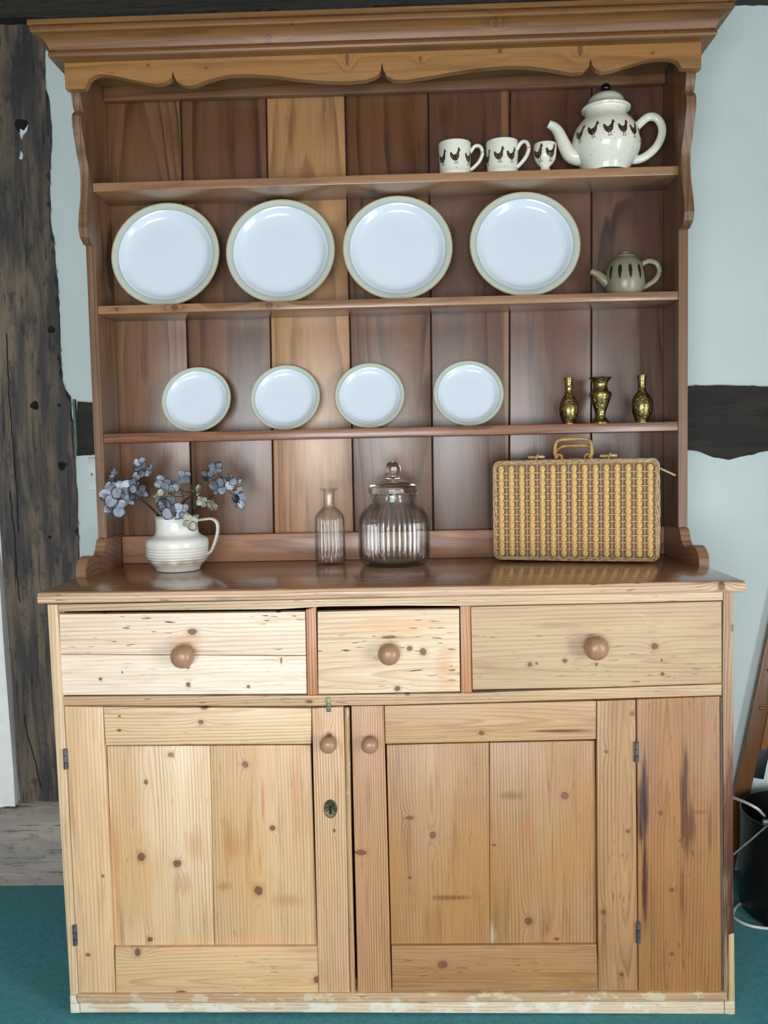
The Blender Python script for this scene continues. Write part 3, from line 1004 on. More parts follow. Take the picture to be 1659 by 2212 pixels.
# back boards, each its own timber: top and bottom seam positions measured on the back plane
SEAM_T = [226, 389, 574.5, 745, 925, 1102, 1278.5, 1441]
SEAM_B = [268, 416, 592, 765, 936, 1100, 1277, 1431]
TONES = [((170, 126, 88), (108, 68, 44), dict(u0=-.60, v0=1.35, st=.12, freq=150, contrast=.75, tint=(160, 104, 72))),
         ((156, 110, 78), (100, 58, 40), dict(u0=-.36, v0=1.74, st=.09, freq=75, contrast=.7, tint=(148, 94, 66))),
         ((196, 152, 100), (160, 108, 64), dict(u0=-.17, v0=1.02, st=.10, freq=95, contrast=.5)),
         ((150, 100, 66), (90, 50, 34), dict(u0=.035, v0=1.86, st=.11, freq=120, contrast=.85, tint=(158, 108, 66), knots=[K(880, 747, 4, 4, YB)])),
         ((140, 96, 72), (92, 56, 42), dict(u0=.16, v0=1.45, st=.06, freq=80, contrast=.6, tint=(140, 94, 74), edge=(ux(1096, 800, YB), .0085, (134, 98, 64)))),
         ((142, 96, 74), (96, 58, 44), dict(u0=.46, v0=1.55, st=.08, freq=85, contrast=.55, tint=(150, 96, 74))),
         ((142, 102, 82), (78, 52, 46), dict(u0=.585, v0=1.30, st=.16, freq=90, contrast=.75, tint=(136, 98, 84), amp=.022))]
for i in range(7):
    tl, tr = PY(SEAM_T[i] + 1.6, 205, YB), PY(SEAM_T[i + 1] - 1.6, 205, YB)
    bl, br_ = PY(SEAM_B[i] + 1.6, 1150, YB), PY(SEAM_B[i + 1] - 1.6, 1150, YB)

    def at(a, b, z):
        t = (z - a[2]) / (b[2] - a[2])
        return a[0] + (b[0] - a[0]) * t
    zl, zh = ZT + .0, 2.04
    if i == 0:
        xl = [-UI + .0, -UI + .0]
    else:
        xl = [at(tl, bl, zh), at(tl, bl, zl)]
    if i == 6:
        xr = [UI, UI]
    else:
        xr = [at(tr, br_, zh), at(tr, br_, zl)]
    bm = bmesh.new()
    dy = rnd.uniform(-.0008, .0012)
    prism(bm, [(xl[1], zl), (xr[1], zl), (xr[0], zh), (xl[0], zh)], YB + dy, YB + .012, .0022)
    L_, D_, kw = TONES[i]
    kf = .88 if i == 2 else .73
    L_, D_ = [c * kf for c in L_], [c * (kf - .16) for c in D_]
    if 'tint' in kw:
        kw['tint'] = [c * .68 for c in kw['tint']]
    mesh_obj('back_board', bm, wood('back_board_%d' % i, L_, D_, 'z', rough=.34, seed=90 + i * 3.3, blotch=.45, gray=.10, coat=.42, **kw), dresser, 40)
# dark strip closing the board joints from behind
bm = bmesh.new(); box(bm, -US, US, YB + .0125, YB + .016, ZT, 2.04)
mesh_obj('back_lining', bm, plain('dark_lining', (52, 34, 24), .8), dresser)
# rail along the foot of the back boards and rail under the cornice
a, b = PY(932, 1149, YB - .018), PY(932, 1205, YB - .018)
bm = bmesh.new(); box(bm, -UI + .0015, UI - .0015, YB - .018, YB - .002, ZT, ZT + .068, .0025)
mesh_obj('back_rail', bm, wood('back_rail_pine', (188, 138, 102), (130, 82, 58), 'x', ZT + .03, ux(1010, 1170, YB), .06, 120, gray=.25, rough=.3, flecks=.6, contrast=.6, seed=88), dresser, 40)
zr = PY(745, 202, YB - .02)[2]
bm = bmesh.new(); box(bm, -UI + .001, UI - .001, YB - .022, YB - .002, zr, 2.035, .002)
mesh_obj('top_back_rail', bm, wood('top_rail_dark', (120, 84, 52), (86, 56, 34), 'x', 2.1, 0, .03, 120, seed=89), dresser, 40)

# frieze with the cut scallops
fr = [(144, 192), (182, 192), (186, 186), (192, 172), (198, 166), (205, 162), (217, 160), (232, 161.5), (250, 164), (280, 171), (310, 177.5), (332, 181), (350, 180), (364, 174), (371, 167), (373.5, 152), (376, 165), (382, 176), (395, 183.5),
      (410, 185), (422, 182.5), (435, 177.5), (465, 167.5), (482, 163.5), (500, 161), (540, 160), (590, 163), (645, 170), (700, 175), (750, 176), (790, 172.5), (812, 165), (822, 156), (825, 134), (828, 150), (835, 164), (850, 171.5),
      (875, 172.5), (920, 166), (980, 155), (1030, 147.5), (1090, 142.5), (1140, 142.5), (1180, 147.5), (1210, 153), (1237, 157.5), (1260, 155), (1272, 145), (1276.5, 126), (1279, 140), (1287, 150), (1302, 155), (1325, 151),
      (1360, 140), (1395, 130), (1412, 127), (1430, 126), (1445, 126), (1455, 127.5), (1463, 132), (1468, 138), (1472, 146), (1475, 147.5), (1519, 148)]
pts = [(lambda p: (p[0], p[2]))(PY(a, b, FY)) for a, b in fr]
pts[0] = (-.6945, pts[0][1]); pts[-1] = (.6945, pts[-1][1])
pts = pts + [(.6945, 2.03), (-.6945, 2.03)]
bm = bmesh.new()
prism(bm, pts, FY, FY + .018)
ff = bm
mesh_obj('scalloped_frieze', bm, wood('frieze_pine', (160, 116, 64), (112, 72, 38), 'x', 1.95, -.2, .05, 110, rough=.36, contrast=.4, seed=95,
         knots=[KH(320, 141, 4, 5, FY), KH(445, 147, 3, 4, FY), KH(750, 128, 14, 4, FY), KH(1080, 105, 10, 6, FY), KH(1253, 110, 12, 5, FY), KH(908, 127, 7, 3, FY), KH(1410, 115, 3, 4, FY)],
         stains=[STH(240, 157, 3, 14, (120, 76, 40), .7, FY)]), dresser, 30)
# side returns of the frieze
for sx in (-1, 1):
    bm = bmesh.new()
    xo = sx * .6945
    xi = sx * .6915
    box(bm, min(xo, xi), max(xo, xi), FY + .018, YB + .012, 1.958, 2.03)
    mesh_obj('frieze_return', bm, M_RSIDE, dresser)

# cornice: moulded profile swept round front and both sides with mitred corners: (picture row at x=289, projection)
cp = [(131.5, .0), (129, .004), (124, .013), (121, .021), (117, .0245), (112, .026), (108, .0245), (106, .022), (105.4, .014), (103.0, .014), (102.5, .0225), (92, .026), (80.5, .031), (78.5, .0325),
      (75, .035), (70, .040), (66, .0445), (64, .048), (61, .0512), (57, .0522), (52, .0518), (49, .0505), (48.4, .042), (46.4, .042), (46, .0545), (44, .0557), (34.4, .0557)]
prof = []
for (py, o) in cp:
    prof.append((o, PY(289, py, FY - o)[2]))
ztop = prof[-1][1]
prof.append((-.02, ztop))
bm = bmesh.new()
rows = []
for (o, z) in prof:
    x, y = .6945 + o, FY - o
    rows.append([bm.verts.new(p) for p in ((-x, YB + .04, z), (-x, y, z), (x, y, z), (x, YB + .04, z))])
for A, B in zip(rows, rows[1:]):
    for k in range(3):
        bm.faces.new((A[k], A[k + 1], B[k + 1], B[k]))
mesh_obj('cornice', bm, wood('cornice_pine', (130, 90, 46), (84, 52, 26), 'x', 1.9, .3, .04, 90, rough=.42, contrast=.45, seed=96,
         knots=[KH(578, 82, 9, 10, FY - .03), KH(1072, 42, 8, 7, FY - .05), KH(1442, 64, 6, 8, FY - .03), KH(1030, 74, 3, 4, FY - .03), KH(630, 50, 3, 4, FY - .05)]), dresser, 28)
bm = bmesh.new(); box(bm, -.69, .69, FY + .02, YB + .012, 2.03, 2.045)
mesh_obj('rack_top', bm, M_IN, dresser)

# ---------------------------------------------------------------- crockery
GLAZE = None


def speckle_glaze(name, base, spot, scale=70, amt=.7, rough=.12):
    N = NT(name)
    o = N.obj()
    d = N.voro(o, scale)
    n = N.noise(o, 14, 3)
    col = N.mix(N.math('MULTIPLY', N.smooth(d, .13, .07), amt), lin(base), lin(spot))
    col = N.mix(N.math('MULTIPLY', N.smooth(n, .4, .7), .15), col, lin((205, 200, 186)))
    N.set(col=col, rough=rough)
    return N.m


CREAM = speckle_glaze('speckled_cream_glaze', (226, 226, 214), (120, 126, 134))


def hen_mat():
    N = NT('hen_print')
    o = N.obj()
    d = N.voro(o, 420)
    N.set(col=N.mix(N.smooth(d, .34, .24), lin((52, 34, 30)), lin((168, 140, 122))), rough=.15)
    return N.m


HENM = hen_mat()
HEN = [[(-.40, .64), (-.37, .50), (-.30, .36), (-.17, .24), (-.02, .19), (.12, .22), (.24, .32), (.31, .46), (.31, .60), (.33, .72), (.36, .78), (.46, .82), (.37, .87), (.36, .92), (.33, 1.0), (.29, .95), (.25, .99), (.22, .92),
        (.20, .84), (.16, .72), (.08, .62), (-.02, .57), (-.12, .57), (-.20, .62), (-.27, .73), (-.33, .69), (-.36, .73)],
       [(-.04, .22), (.01, .22), (.0, .06), (.08, .0), (.03, .0), (-.03, .03), (-.10, .0), (-.04, .06)],
       [(.12, .26), (.17, .26), (.15, .08), (.24, .03), (.19, .02), (.13, .04), (.06, .03), (.11, .08)]]


HEN = [[(x * .82, z) for x, z in p] for p in HEN]


def add_hens(parent, prof, spots, zc, size):
    for a in spots:
        bm = bmesh.new()
        decal(bm, HEN, prof, math.radians(a), zc, size)
        mesh_obj('hen_motif', bm, HENM, parent)


def on_shelf(px, y, z, n=0):
    """x of a thing whose centre shows at px, standing at depth y on height z"""
    lo, hi = -1.0, 1.0
    for _ in range(40):
        m = (lo + hi) / 2
        v = Vector((m, y, z)) - CAM
        sx = 829.5 + FPX * v.dot(C_RIGHT) / v.dot(C_FWD)
        if sx < px:
            lo = m
        else:
            hi = m
    return (lo + hi) / 2


def mm(px, y):       # size in metres of px pixels at depth y
    return px * (y - CAM[1]) / FPX


GR = 'hen-patterned cups on the top shelf'


def mug(px, label, hens, rz):
    y = .375
    R, H = mm(34.5, y), mm(69, y)
    e = empty('mug', (on_shelf(px, y, Z1 + .035), y, Z1), label, 'mug', GR)
    prof = [(0, .002), (R * .86, .002), (R * .90, 0), (R * .97, .001), (R * .985, H * .05), (R * .97, H * .13), (R * .935, H * .16), (R * .935, H * .2), (R * .95, H * .4), (R * .985, H * .8), (R, H * .97), (R * .985, H), (R * .95, H * .985),
            (R * .92, H * .8), (R * .88, H * .2), (R * .8, H * .12), (0, H * .1)]
    bm = bmesh.new(); lathe(bm, prof, 56)
    mesh_obj('body', bm, CREAM, e, 50)
    outer = prof[3:11]
    # ear-shaped handle on the right
    d = Vector((math.cos(rz), math.sin(rz), 0))
    path = spline([d * (R * .93) + Vector((0, 0, H * .72)), d * (R * 1.22) + Vector((0, 0, H * .9)), d * (R * 1.55) + Vector((0, 0, H * .88)), d * (R * 1.68) + Vector((0, 0, H * .68)),
                   d * (R * 1.5) + Vector((0, 0, H * .46)), d * (R * 1.2) + Vector((0, 0, H * .3)), d * (R * .93) + Vector((0, 0, H * .2))], 7)
    bm = bmesh.new(); tube(bm, path, .0042, 10, 1.45, Vector((0, 0, 1)))
    mesh_obj('handle', bm, CREAM, e, 60)
    add_hens(e, outer, hens, H * .27, H * .48)
    return e


mug(982.5, 'cream mug with brown speckled hens, farthest left on the top shelf', (-54, -2, 55, 118, 205, 260), -.1)
mug(1085, 'cream mug with brown speckled hens, between the other mug and the egg cup', (-72, -18, 28, 112, 190, 245), -.45)
# egg cup
y = .372
e = empty('egg_cup', (on_shelf(1177.5, y, Z1 + .03), y, Z1), 'small cream footed egg cup with brown hens beside the large teapot', 'egg cup', GR)
R, H = mm(24, y), mm(62, y)
prof = [(0, .001), (R * .72, 0), (R * .77, H * .03), (R * .74, H * .07), (R * .5, H * .13), (R * .38, H * .2), (R * .42, H * .27), (R * .68, H * .36), (R * .88, H * .48), (R * .97, H * .62), (R, H * .8), (R * .99, H * .97), (R * .96, H), (R * .92, H * .96), (R * .9, H * .7), (R * .6, H * .45), (0, H * .4)]
bm = bmesh.new(); lathe(bm, prof, 48)
mesh_obj('body', bm, CREAM, e, 60)
add_hens(e, prof[5:12], (-48, 22, 95, 170, 240), H * .36, H * .58)

# large teapot
y = .377
e = empty('teapot', (on_shelf(1309, y, Z1 + .06), y, Z1), 'large cream teapot with a band of brown hens and a black lid knob', 'teapot')
S = mm(1, y)
prof = [(0, .002), (44 * S, .002), (46.5 * S, 0), (48 * S, 2 * S), (48 * S, 8 * S), (53 * S, 16 * S), (62 * S, 29 * S), (69 * S, 44 * S), (71.5 * S, 58 * S), (70 * S, 73 * S), (64 * S, 90 * S), (55 * S, 103 * S), (46 * S, 111 * S), (43.5 * S, 116 * S), (42.5 * S, 126 * S), (44 * S, 129 * S), (40 * S, 130 * S), (39 * S, 115 * S), (0, 112 * S)]
bm = bmesh.new(); lathe(bm, prof, 64)
mesh_obj('body', bm, CREAM, e, 60)
lid = [(0, 128 * S), (44 * S, 128.5 * S), (49.5 * S, 129 * S), (50.5 * S, 131.5 * S), (48 * S, 135 * S), (42 * S, 139 * S), (39 * S, 144 * S), (35 * S, 152 * S), (27 * S, 159 * S), (15 * S, 163.5 * S), (0, 165 * S)]
bm = bmesh.new(); lathe(bm, lid, 56)
lo = mesh_obj('lid', bm, CREAM, e, 50)
bm = bmesh.new(); lathe(bm, [(4 * S, 163 * S), (5 * S, 165.5 * S), (4.6 * S, 167 * S), (8 * S, 168.5 * S), (10.2 * S, 172 * S), (10.5 * S, 176 * S), (8.5 * S, 180.5 * S), (4.5 * S, 183 * S), (0, 183.5 * S)], 24)
mesh_obj('lid_knob', bm, plain('black_glaze', (16, 16, 17), .12), lo, 60)
sp = spline([(-44 * S, 0, 38 * S), (-60 * S, 0, 36 * S), (-76 * S, 0, 43 * S), (-88 * S, 0, 64 * S), (-98 * S, 0, 86 * S), (-107 * S, 0, 98 * S), (-119 * S, 0, 105 * S)], 8)
nr = len(sp)
bm = bmesh.new(); tube(bm, sp, [(22 - 13 * (i / (nr - 1)) ** .9) * S for i in range(nr)], 18, .9)
mesh_obj('spout', bm, CREAM, e, 50)
hp = spline([(60 * S, 0, 90 * S), (72 * S, 0, 102 * S), (88 * S, 0, 113 * S), (104 * S, 0, 111 * S), (115 * S, 0, 96 * S), (116 * S, 0, 76 * S), (106 * S, 0, 54 * S), (88 * S, 0, 37 * S), (70 * S, 0, 28 * S), (50 * S, 0, 26 * S)], 7)
bm = bmesh.new(); tube(bm, hp, 7 * S, 12, 1.25, Vector((0, 1, 0)))
mesh_obj('handle', bm, CREAM, e, 60)
add_hens(e, prof[4:13], (-61, -34.6, -8, 16, 38.4, 62), 53 * S, 35 * S)


# plates
def plate_mat(name, R):
    N = NT(name)
    s = N.sep(N.obj())
    r = N.math('DIVIDE', N.math('SQRT', N.math('ADD', N.math('MULTIPLY', s[0], s[0]), N.math('MULTIPLY', s[1], s[1]))), R)
    r = N.math('ADD', r, N.math('MULTIPLY', N.math('SUBTRACT', N.noise(N.obj(), 60, 3), .5), .006))
    W, RIM = lin((214, 226, 240)), lin((182, 192, 188))
    col = N.ramp(r, [(0, W), (.868, W), (.872, lin((150, 158, 150))), (.880, lin((160, 166, 156))), (.884, RIM), (.972, lin((190, 199, 192))), (.984, lin((172, 150, 112))), (1.0, lin((180, 160, 124)))])
    N.set(col=col, rough=.16)
    N.bump(N.noise(N.obj(), 400, 2), .04, .001)
    return N.m


def plate_proto(name, R, label, group):
    e = empty(name, (0, 0, 0), label, 'plate', group)
    k = R / .13
    out = [(0, .0), (.070 * k, .0), (.072 * k, -.003 * k), (.078 * k, -.003 * k), (.080 * k, .001 * k), (.098 * k, .006 * k), (.110 * k, .015 * k), (.129 * k, .0195 * k), (R, .021 * k), (.1295 * k, .0228 * k), (.126 * k, .0228 * k), (.1135 * k, .0198 * k),
           (.108 * k, .0165 * k), (.102 * k, .0105 * k), (.095 * k, .0068 * k), (.085 * k, .0052 * k), (.06 * k, .0048 * k), (0, .0048 * k)]
    bm = bmesh.new(); lathe(bm, out, 96)
    o = mesh_obj('plate_body', bm, plate_mat('glaze_' + name, R), e, 60)
    return e


def stand_plate(e, px, zs, R, tilt, yfoot):
    t = math.radians(tilt)
    # local +Z (plate face) turns to face the room and slightly up
    e.rotation_euler = (math.radians(90) - t, 0, 0)
    zc = zs + R * math.cos(t) - .021 * R / .13 * math.sin(t) + .0008
    yc = yfoot + R * math.sin(t)
    e.location = (on_shelf(px, yc - .01, zc), yc + .006, zc)


RL = mm(231, .415) / 2
RS = mm(149.5, .42) / 2
GL = 'dinner plates standing on the middle shelf'
GS = 'side plates standing on the bottom shelf'
big = plate_proto('dinner_plate', RL, '', GL)
small = plate_proto('side_plate', RS, '', GS)
names_l = ['white dinner plate with beige rim, first from the left on the large-plate shelf', 'white dinner plate with beige rim, second from the left on the large-plate shelf',
           'white dinner plate with beige rim, third from the left on the large-plate shelf', 'white dinner plate with beige rim, beside the small olive teapot']
names_s = ['small white side plate with beige rim, first from the left on its shelf', 'small white side plate with beige rim, second from the left on its shelf',
           'small white side plate with beige rim, third from the left on its shelf', 'small white side plate with beige rim, nearest the brass vases']
for i, px in enumerate((358.5, 606.5, 859, 1133.5)):
    o = big if i == 0 else copy_tree(big)
    stand_plate(o, px, Z2, RL, 12, .382 - .002 * i)
    o['label'] = names_l[i]
for i, px in enumerate((423.5, 616, 798.5, 1012.5)):
    o = small if i == 0 else copy_tree(small)
    stand_plate(o, px, Z3, RS, 19, .383)
    o['label'] = names_s[i]

# small olive teapot
y = .385
e = empty('teapot', (on_shelf(1350, y, Z2 + .03), y, Z2), 'small olive grey teapot with dark brushed strokes on the large-plate shelf', 'teapot')
OLIVE = speckle_glaze('olive_glaze', (128, 124, 100), (92, 88, 70), 160, .5, .3)
S = mm(1, y)
prof = [(0, .001), (33 * S, 0), (35 * S, 3 * S), (39 * S, 12 * S), (41.5 * S, 26 * S), (41.5 * S, 42 * S), (38 * S, 58 * S), (31 * S, 71 * S), (22 * S, 79 * S), (16 * S, 82 * S), (0, 82 * S)]
bm = bmesh.new(); lathe(bm, prof, 48)
mesh_obj('body', bm, OLIVE, e, 60)
bm = bmesh.new(); lathe(bm, [(0, 81 * S), (19 * S, 81 * S), (20 * S, 83 * S), (17 * S, 85.5 * S), (9 * S, 87 * S), (6.5 * S, 88.5 * S), (8 * S, 91 * S), (6 * S, 93 * S), (0, 93.5 * S)], 32)
mesh_obj('lid', bm, OLIVE, e, 50)
sp = spline([(-36 * S, 0, 28 * S), (-48 * S, 0, 38 * S), (-58 * S, 0, 47 * S), (-72 * S, 0, 54 * S)], 6)
bm = bmesh.new(); tube(bm, sp, [(12.5 - 6.5 * i / (len(sp) - 1)) * S for i in range(len(sp))], 14)
mesh_obj('spout', bm, OLIVE, e, 50)
hp = spline([(36 * S, 0, 66 * S), (50 * S, 0, 72 * S), (66 * S, 0, 66 * S), (72 * S, 0, 50 * S), (64 * S, 0, 33 * S), (48 * S, 0, 22 * S), (37 * S, 0, 16 * S)], 7)
bm = bmesh.new(); tube(bm, hp, 4.2 * S, 10, 1.3)
mesh_obj('handle', bm, OLIVE, e, 60)
STROKE = [[(0, 0), (.07, .2), (.12, .55), (.10, .85), (.0, 1.0), (-.11, .86), (-.13, .6), (-.08, .25)]]
DK = plain('dark_brush_glaze', (36, 32, 34), .25)
for a in (-58, -28, 2, 33, 62):
    bm = bmesh.new(); decal(bm, STROKE, prof, math.radians(a), 29 * S, 32 * S)
    mesh_obj('brush_stroke', bm, DK, e)

# brass vases
N = NT('engraved_brass')
o_ = N.obj()
vn = N.voro(o_, 160, 'DISTANCE_TO_EDGE')
nn_ = N.noise(o_, 90, 4)
N.set(col=N.mix(N.smooth(nn_, .4, .7), lin((168, 150, 96)), lin((112, 102, 64))), rough=.27, metal=1.0)
N.bump(N.math('ADD', N.smooth(vn, .0, .08), N.math('MULTIPLY', nn_, .4)), .45, .0012)
BRASS = N.m
GV = 'small brass vases on the bottom shelf'


def vase(px, y, prof_px, label):
    S = mm(1, y)
    e = empty('brass_vase', (on_shelf(px, y, Z3 + .05), y, Z3), label, 'vase', GV)
    prof = [(r * S, z * S) for r, z in prof_px]
    t = .0012
    top_r, top_z = prof[-1]
    inner = [(top_r - t, top_z)] + [(max(r - t, .002), z) for r, z in reversed(prof[4:-1])]
    bm = bmesh.new(); lathe(bm, prof + inner + [(0, inner[-1][1])], 40)
    mesh_obj('body', bm, BRASS, e, 50)
    bm = bmesh.new(); lathe(bm, [(prof[1][0] * .92, .0002), (prof[1][0] * 1.06, .0004), (prof[1][0] * 1.06, .0022), (prof[1][0] * .98, .003)], 36)
    mesh_obj('foot_ring', bm, plain('bright_brass', (206, 184, 118), .28, 1.0), e, 40)


vase(1228.5, .385, [(0, 0), (13, 0), (13, 4), (15, 9), (19.5, 20), (21.5, 32), (20, 44), (14.5, 55), (9.5, 62), (7.8, 68), (7.8, 76), (8.4, 78), (7.6, 80), (8.2, 86), (9, 92), (10.6, 99)], 'brass bottle vase with chased leaf marks, nearest the side plates')
vase(1297, .385, [(0, 0), (20, 0), (20, 3), (17, 6), (11, 14), (10, 19), (13, 30), (20, 50), (24, 62), (23, 66), (16.5, 71), (14.5, 78), (15, 85), (18, 91), (25, 98)], 'brass waisted vase with a wide flared mouth, between the two bottle vases')
vase(1386.5, .385, [(0, 0), (14, 0), (13.5, 4), (16, 10), (21.5, 24), (23.2, 38), (21, 50), (15, 60), (10, 66), (8.4, 72), (8.4, 82), (9, 92), (10.6, 101)], 'brass bottle vase standing nearest the right end of the shelf')

# ---------------------------------------------------------------- jug with dried hydrangeas
jp = PZ(385.5, 1231, ZT)
JY = jp[1]
S = mm(1, JY)
JX = jp[0]
e = empty('jug', (JX, JY, ZT), 'white glazed stoneware jug with ribbed belly and thin strap handle', 'jug')
N = NT('jug_glaze')
o_ = N.obj(); s = N.sep(o_)
n_ = N.noise(N.comb(N.math('MULTIPLY', s[0], 12), N.math('MULTIPLY', s[1], 12), N.math('MULTIPLY', s[2], 60)), 1, 4, .6)
col = N.mix(N.math('MULTIPLY', N.smooth(n_, .45, .75), .35), lin((226, 228, 224)), lin((196, 192, 180)))
band = N.smooth(N.math('ABSOLUTE', N.math('SUBTRACT', s[2], 21 * S)), 9 * S, 3 * S)
patch = N.noise(N.comb(N.math('MULTIPLY', s[0], 16), N.math('MULTIPLY', s[1], 16), 3.0), 1, 2)
col = N.mix(N.math('MULTIPLY', N.math('MULTIPLY', band, N.smooth(patch, .42, .6)), .6), col, lin((176, 132, 66)))
rimb = N.smooth(s[2], 112 * S, 117 * S)
col = N.mix(N.math('MULTIPLY', rimb, .6), col, lin((140, 124, 100)))
gro = N.math('MULTIPLY', N.smooth(N.math('SINE', N.math('MULTIPLY', s[2], 2 * math.pi / (6.5 * S))), -.55, -.95), N.math('MULTIPLY', N.smooth(s[2], 16 * S, 20 * S), N.smooth(s[2], 54 * S, 50 * S)))
col = N.mix(N.math('MULTIPLY', gro, .45), col, lin((150, 132, 100)))
N.set(col=col, rough=.2)
JUG = N.m
prof = [(0, .001), (45 * S, .0005), (47 * S, 1 * S), (48 * S, 6 * S), (54 * S, 14 * S)]
for k in range(37):
    z = 16 + k
    base = 54 + 13.5 * min(1, (z - 14) / 20.0) ** .55
    prof.append(((base + .75 * math.sin(2 * math.pi * z / 6.5)) * S, z * S))
prof += [(67.5 * S, 56 * S), (67.3 * S, 62 * S), (66 * S, 67 * S), (62 * S, 71 * S), (54 * S, 75 * S), (48 * S, 79 * S), (46 * S, 84 * S), (45 * S, 92 * S), (45 * S, 104 * S), (45.5 * S, 112 * S), (48 * S, 116 * S), (48.5 * S, 119 * S), (47 * S, 120.5 * S), (44.5 * S, 119 * S),
         (42.5 * S, 110 * S), (42.5 * S, 84 * S), (60 * S, 66 * S), (62 * S, 40 * S), (44 * S, 8 * S), (0, 6 * S)]
bm = bmesh.new(); lathe(bm, prof, 72)
mesh_obj('body', bm, JUG, e, 60)
hp = spline([(42 * S, 0, 108 * S), (58 * S, 0, 110 * S), (76 * S, 0, 111 * S), (87 * S, 0, 104 * S), (90 * S, 0, 90 * S), (86 * S, 0, 70 * S), (79 * S, 0, 50 * S), (72 * S, 0, 38 * S), (64 * S, 0, 34 * S)], 7)
bm = bmesh.new(); tube(bm, hp, .0125, 12, .28, Vector((0, 1, 0)))
mesh_obj('handle', bm, JUG, e, 50)

PETALS = []
for nm, a, b in (('petal_blue', (212, 218, 232), (172, 182, 202)), ('petal_grey', (188, 196, 208), (146, 156, 172)), ('petal_cream', (224, 224, 208), (188, 190, 178))):
    N = NT(nm)
    o_ = N.obj()
    n1 = N.noise(o_, 60, 4, .6)
    n2 = N.noise(o_, 320, 3, .6)
    s = N.sep(o_)
    ang = N.math('ARCTAN2', s[1], s[0])
    vein = N.smooth(N.math('SINE', N.math('MULTIPLY', ang, 26)), .55, .95)
    col = N.mix(N.smooth(n1, .35, .7), lin(a), lin(b))
    col = N.mix(N.math('MULTIPLY', vein, .3), col, lin((92, 98, 116)))
    N.set(col=col, rough=.75)
    N.bump(N.math('ADD', n2, N.math('MULTIPLY', vein, .6)), .5, .001)
    PETALS.append(N.m)
STEM = plain('dry_stem', (58, 44, 40), .8, 0, .2, 90, .3)
BUD = plain('dry_bud', (104, 98, 70), .85, 0, .2, 200)
fr_ = random.Random(11)


def petal_mesh(bm, L, Wd, cup, curl, seed):
    r = random.Random(seed)
    nu, nv = 6, 6
    ph = r.uniform(0, 6)
    g = []
    for i in range(nu + 1):
        t = i / nu
        hw = Wd * (math.sin(math.pi * min(1, .12 + .80 * t)) ** .7) * .5
        row = []
        for j in range(nv + 1):
            q = j / nv * 2 - 1
            x = L * t
            y = hw * q
            z = cup * L * (t * t) * .5 + curl * L * (q * q) * t * .4 + .05 * L * math.sin(6 * t + 4 * q + ph) * t
            row.append(bm.verts.new((x, y, z)))
        g.append(row)
    for i in range(nu):
        for j in range(nv):
            bm.faces.new((g[i][j], g[i + 1][j], g[i + 1][j + 1], g[i][j + 1]))


PM = []
for k in range(6):
    bm = bmesh.new()
    petal_mesh(bm, 1.0, 1.05, (.25, .5, -.2, .7, .1, -.45)[k], (.3, -.4, .5, .2, -.5, .4)[k], k)
    bmesh.ops.solidify(bm, geom=bm.faces[:], thickness=.02)
    me = bpy.data.meshes.new('petal')
    bmesh.ops.recalc_face_normals(bm, faces=bm.faces[:])
    bm.to_mesh(me); bm.free()
    me.polygons.foreach_set('use_smooth', [True] * len(me.polygons))
    PM.append(me)
PMM = {}


def floret(parent, ppos, rpx, tone, face, npet=4):
    """one dried four-petalled floret; face = direction it looks (x, y, z)"""
    f = group('floret', parent)
    f.location = Vector(ppos) - Vector(parent.location)
    z = Vector(face).normalized()
    f.rotation_mode = 'QUATERNION'
    f.rotation_quaternion = z.to_track_quat('Z', 'Y')
    s = mm(rpx * 1.2, JY)
    a0 = fr_.uniform(0, 6.28)
    for k in range(npet):
        vi = fr_.randrange(6)
        key = (vi, tone)
        if key not in PMM:
            me = PM[vi].copy()
            me.materials.append(PETALS[tone])
            PMM[key] = me
        p = bpy.data.objects.new('petal', PMM[key])
        COL.objects.link(p)
        p.parent = f
        sc = s * fr_.uniform(.85, 1.1)
        p.scale = (sc, sc, sc)
        p.rotation_euler = (fr_.uniform(-.3, .3), fr_.uniform(-.35, .25), a0 + k * 6.283 / npet + fr_.uniform(-.2, .2))
    return f


def sprig(label, stempx, florets, budpx):
    base = PY(*stempx[0][:2], JY + stempx[0][2])
    h = empty('hydrangea_stem', base, label, 'dried flower', 'dried hydrangeas in the jug')
    bm = bmesh.new()
    P = spline([PY(a, b, JY + d) - base for a, b, d in stempx], 5)
    tube(bm, P, [.0028 - .0008 * i / len(P) for i in range(len(P))], 7)
    mesh_obj('stem', bm, STEM, h, 60)
    for (a, b, d, r, tone) in florets:
        pos = PY(a, b, JY + d)
        face = (fr_.uniform(-.6, .6), -1.0, fr_.uniform(-.2, .7))
        floret(h, pos, r, tone, face, 4 if r > 11 else 3)
        tip = P[-1] if abs(a - stempx[-1][0]) < 60 else P[-3]
        bm = bmesh.new()
        mid = (tip + (pos - base)) / 2 + Vector((0, .006, -.004))
        tube(bm, spline([tip, mid, pos - base + Vector((0, .002, 0))], 4), .0009, 5)
        mesh_obj('pedicel', bm, STEM, h, 60)
    bm = bmesh.new()
    for (cx_, cy_, n, sp_) in budpx:
        for k in range(n):
            c = PY(cx_ + fr_.gauss(0, sp_), cy_ + fr_.gauss(0, sp_ * .7), JY + fr_.uniform(-.015, .015)) - base
            r_ = bmesh.ops.create_icosphere(bm, subdivisions=1, radius=fr_.uniform(.0012, .0024))
            bmesh.ops.translate(bm, vec=c, verts=r_['verts'])
            q = PY(cx_, cy_ + sp_ * 1.2, JY) - base
            tube(bm, [c, (c + q) / 2 + Vector((fr_.uniform(-.002, .002), 0, .001)), q], .0005, 4)
    o = mesh_obj('buds', bm, BUD, h, 60)
    o['kind'] = 'stuff'
    return h


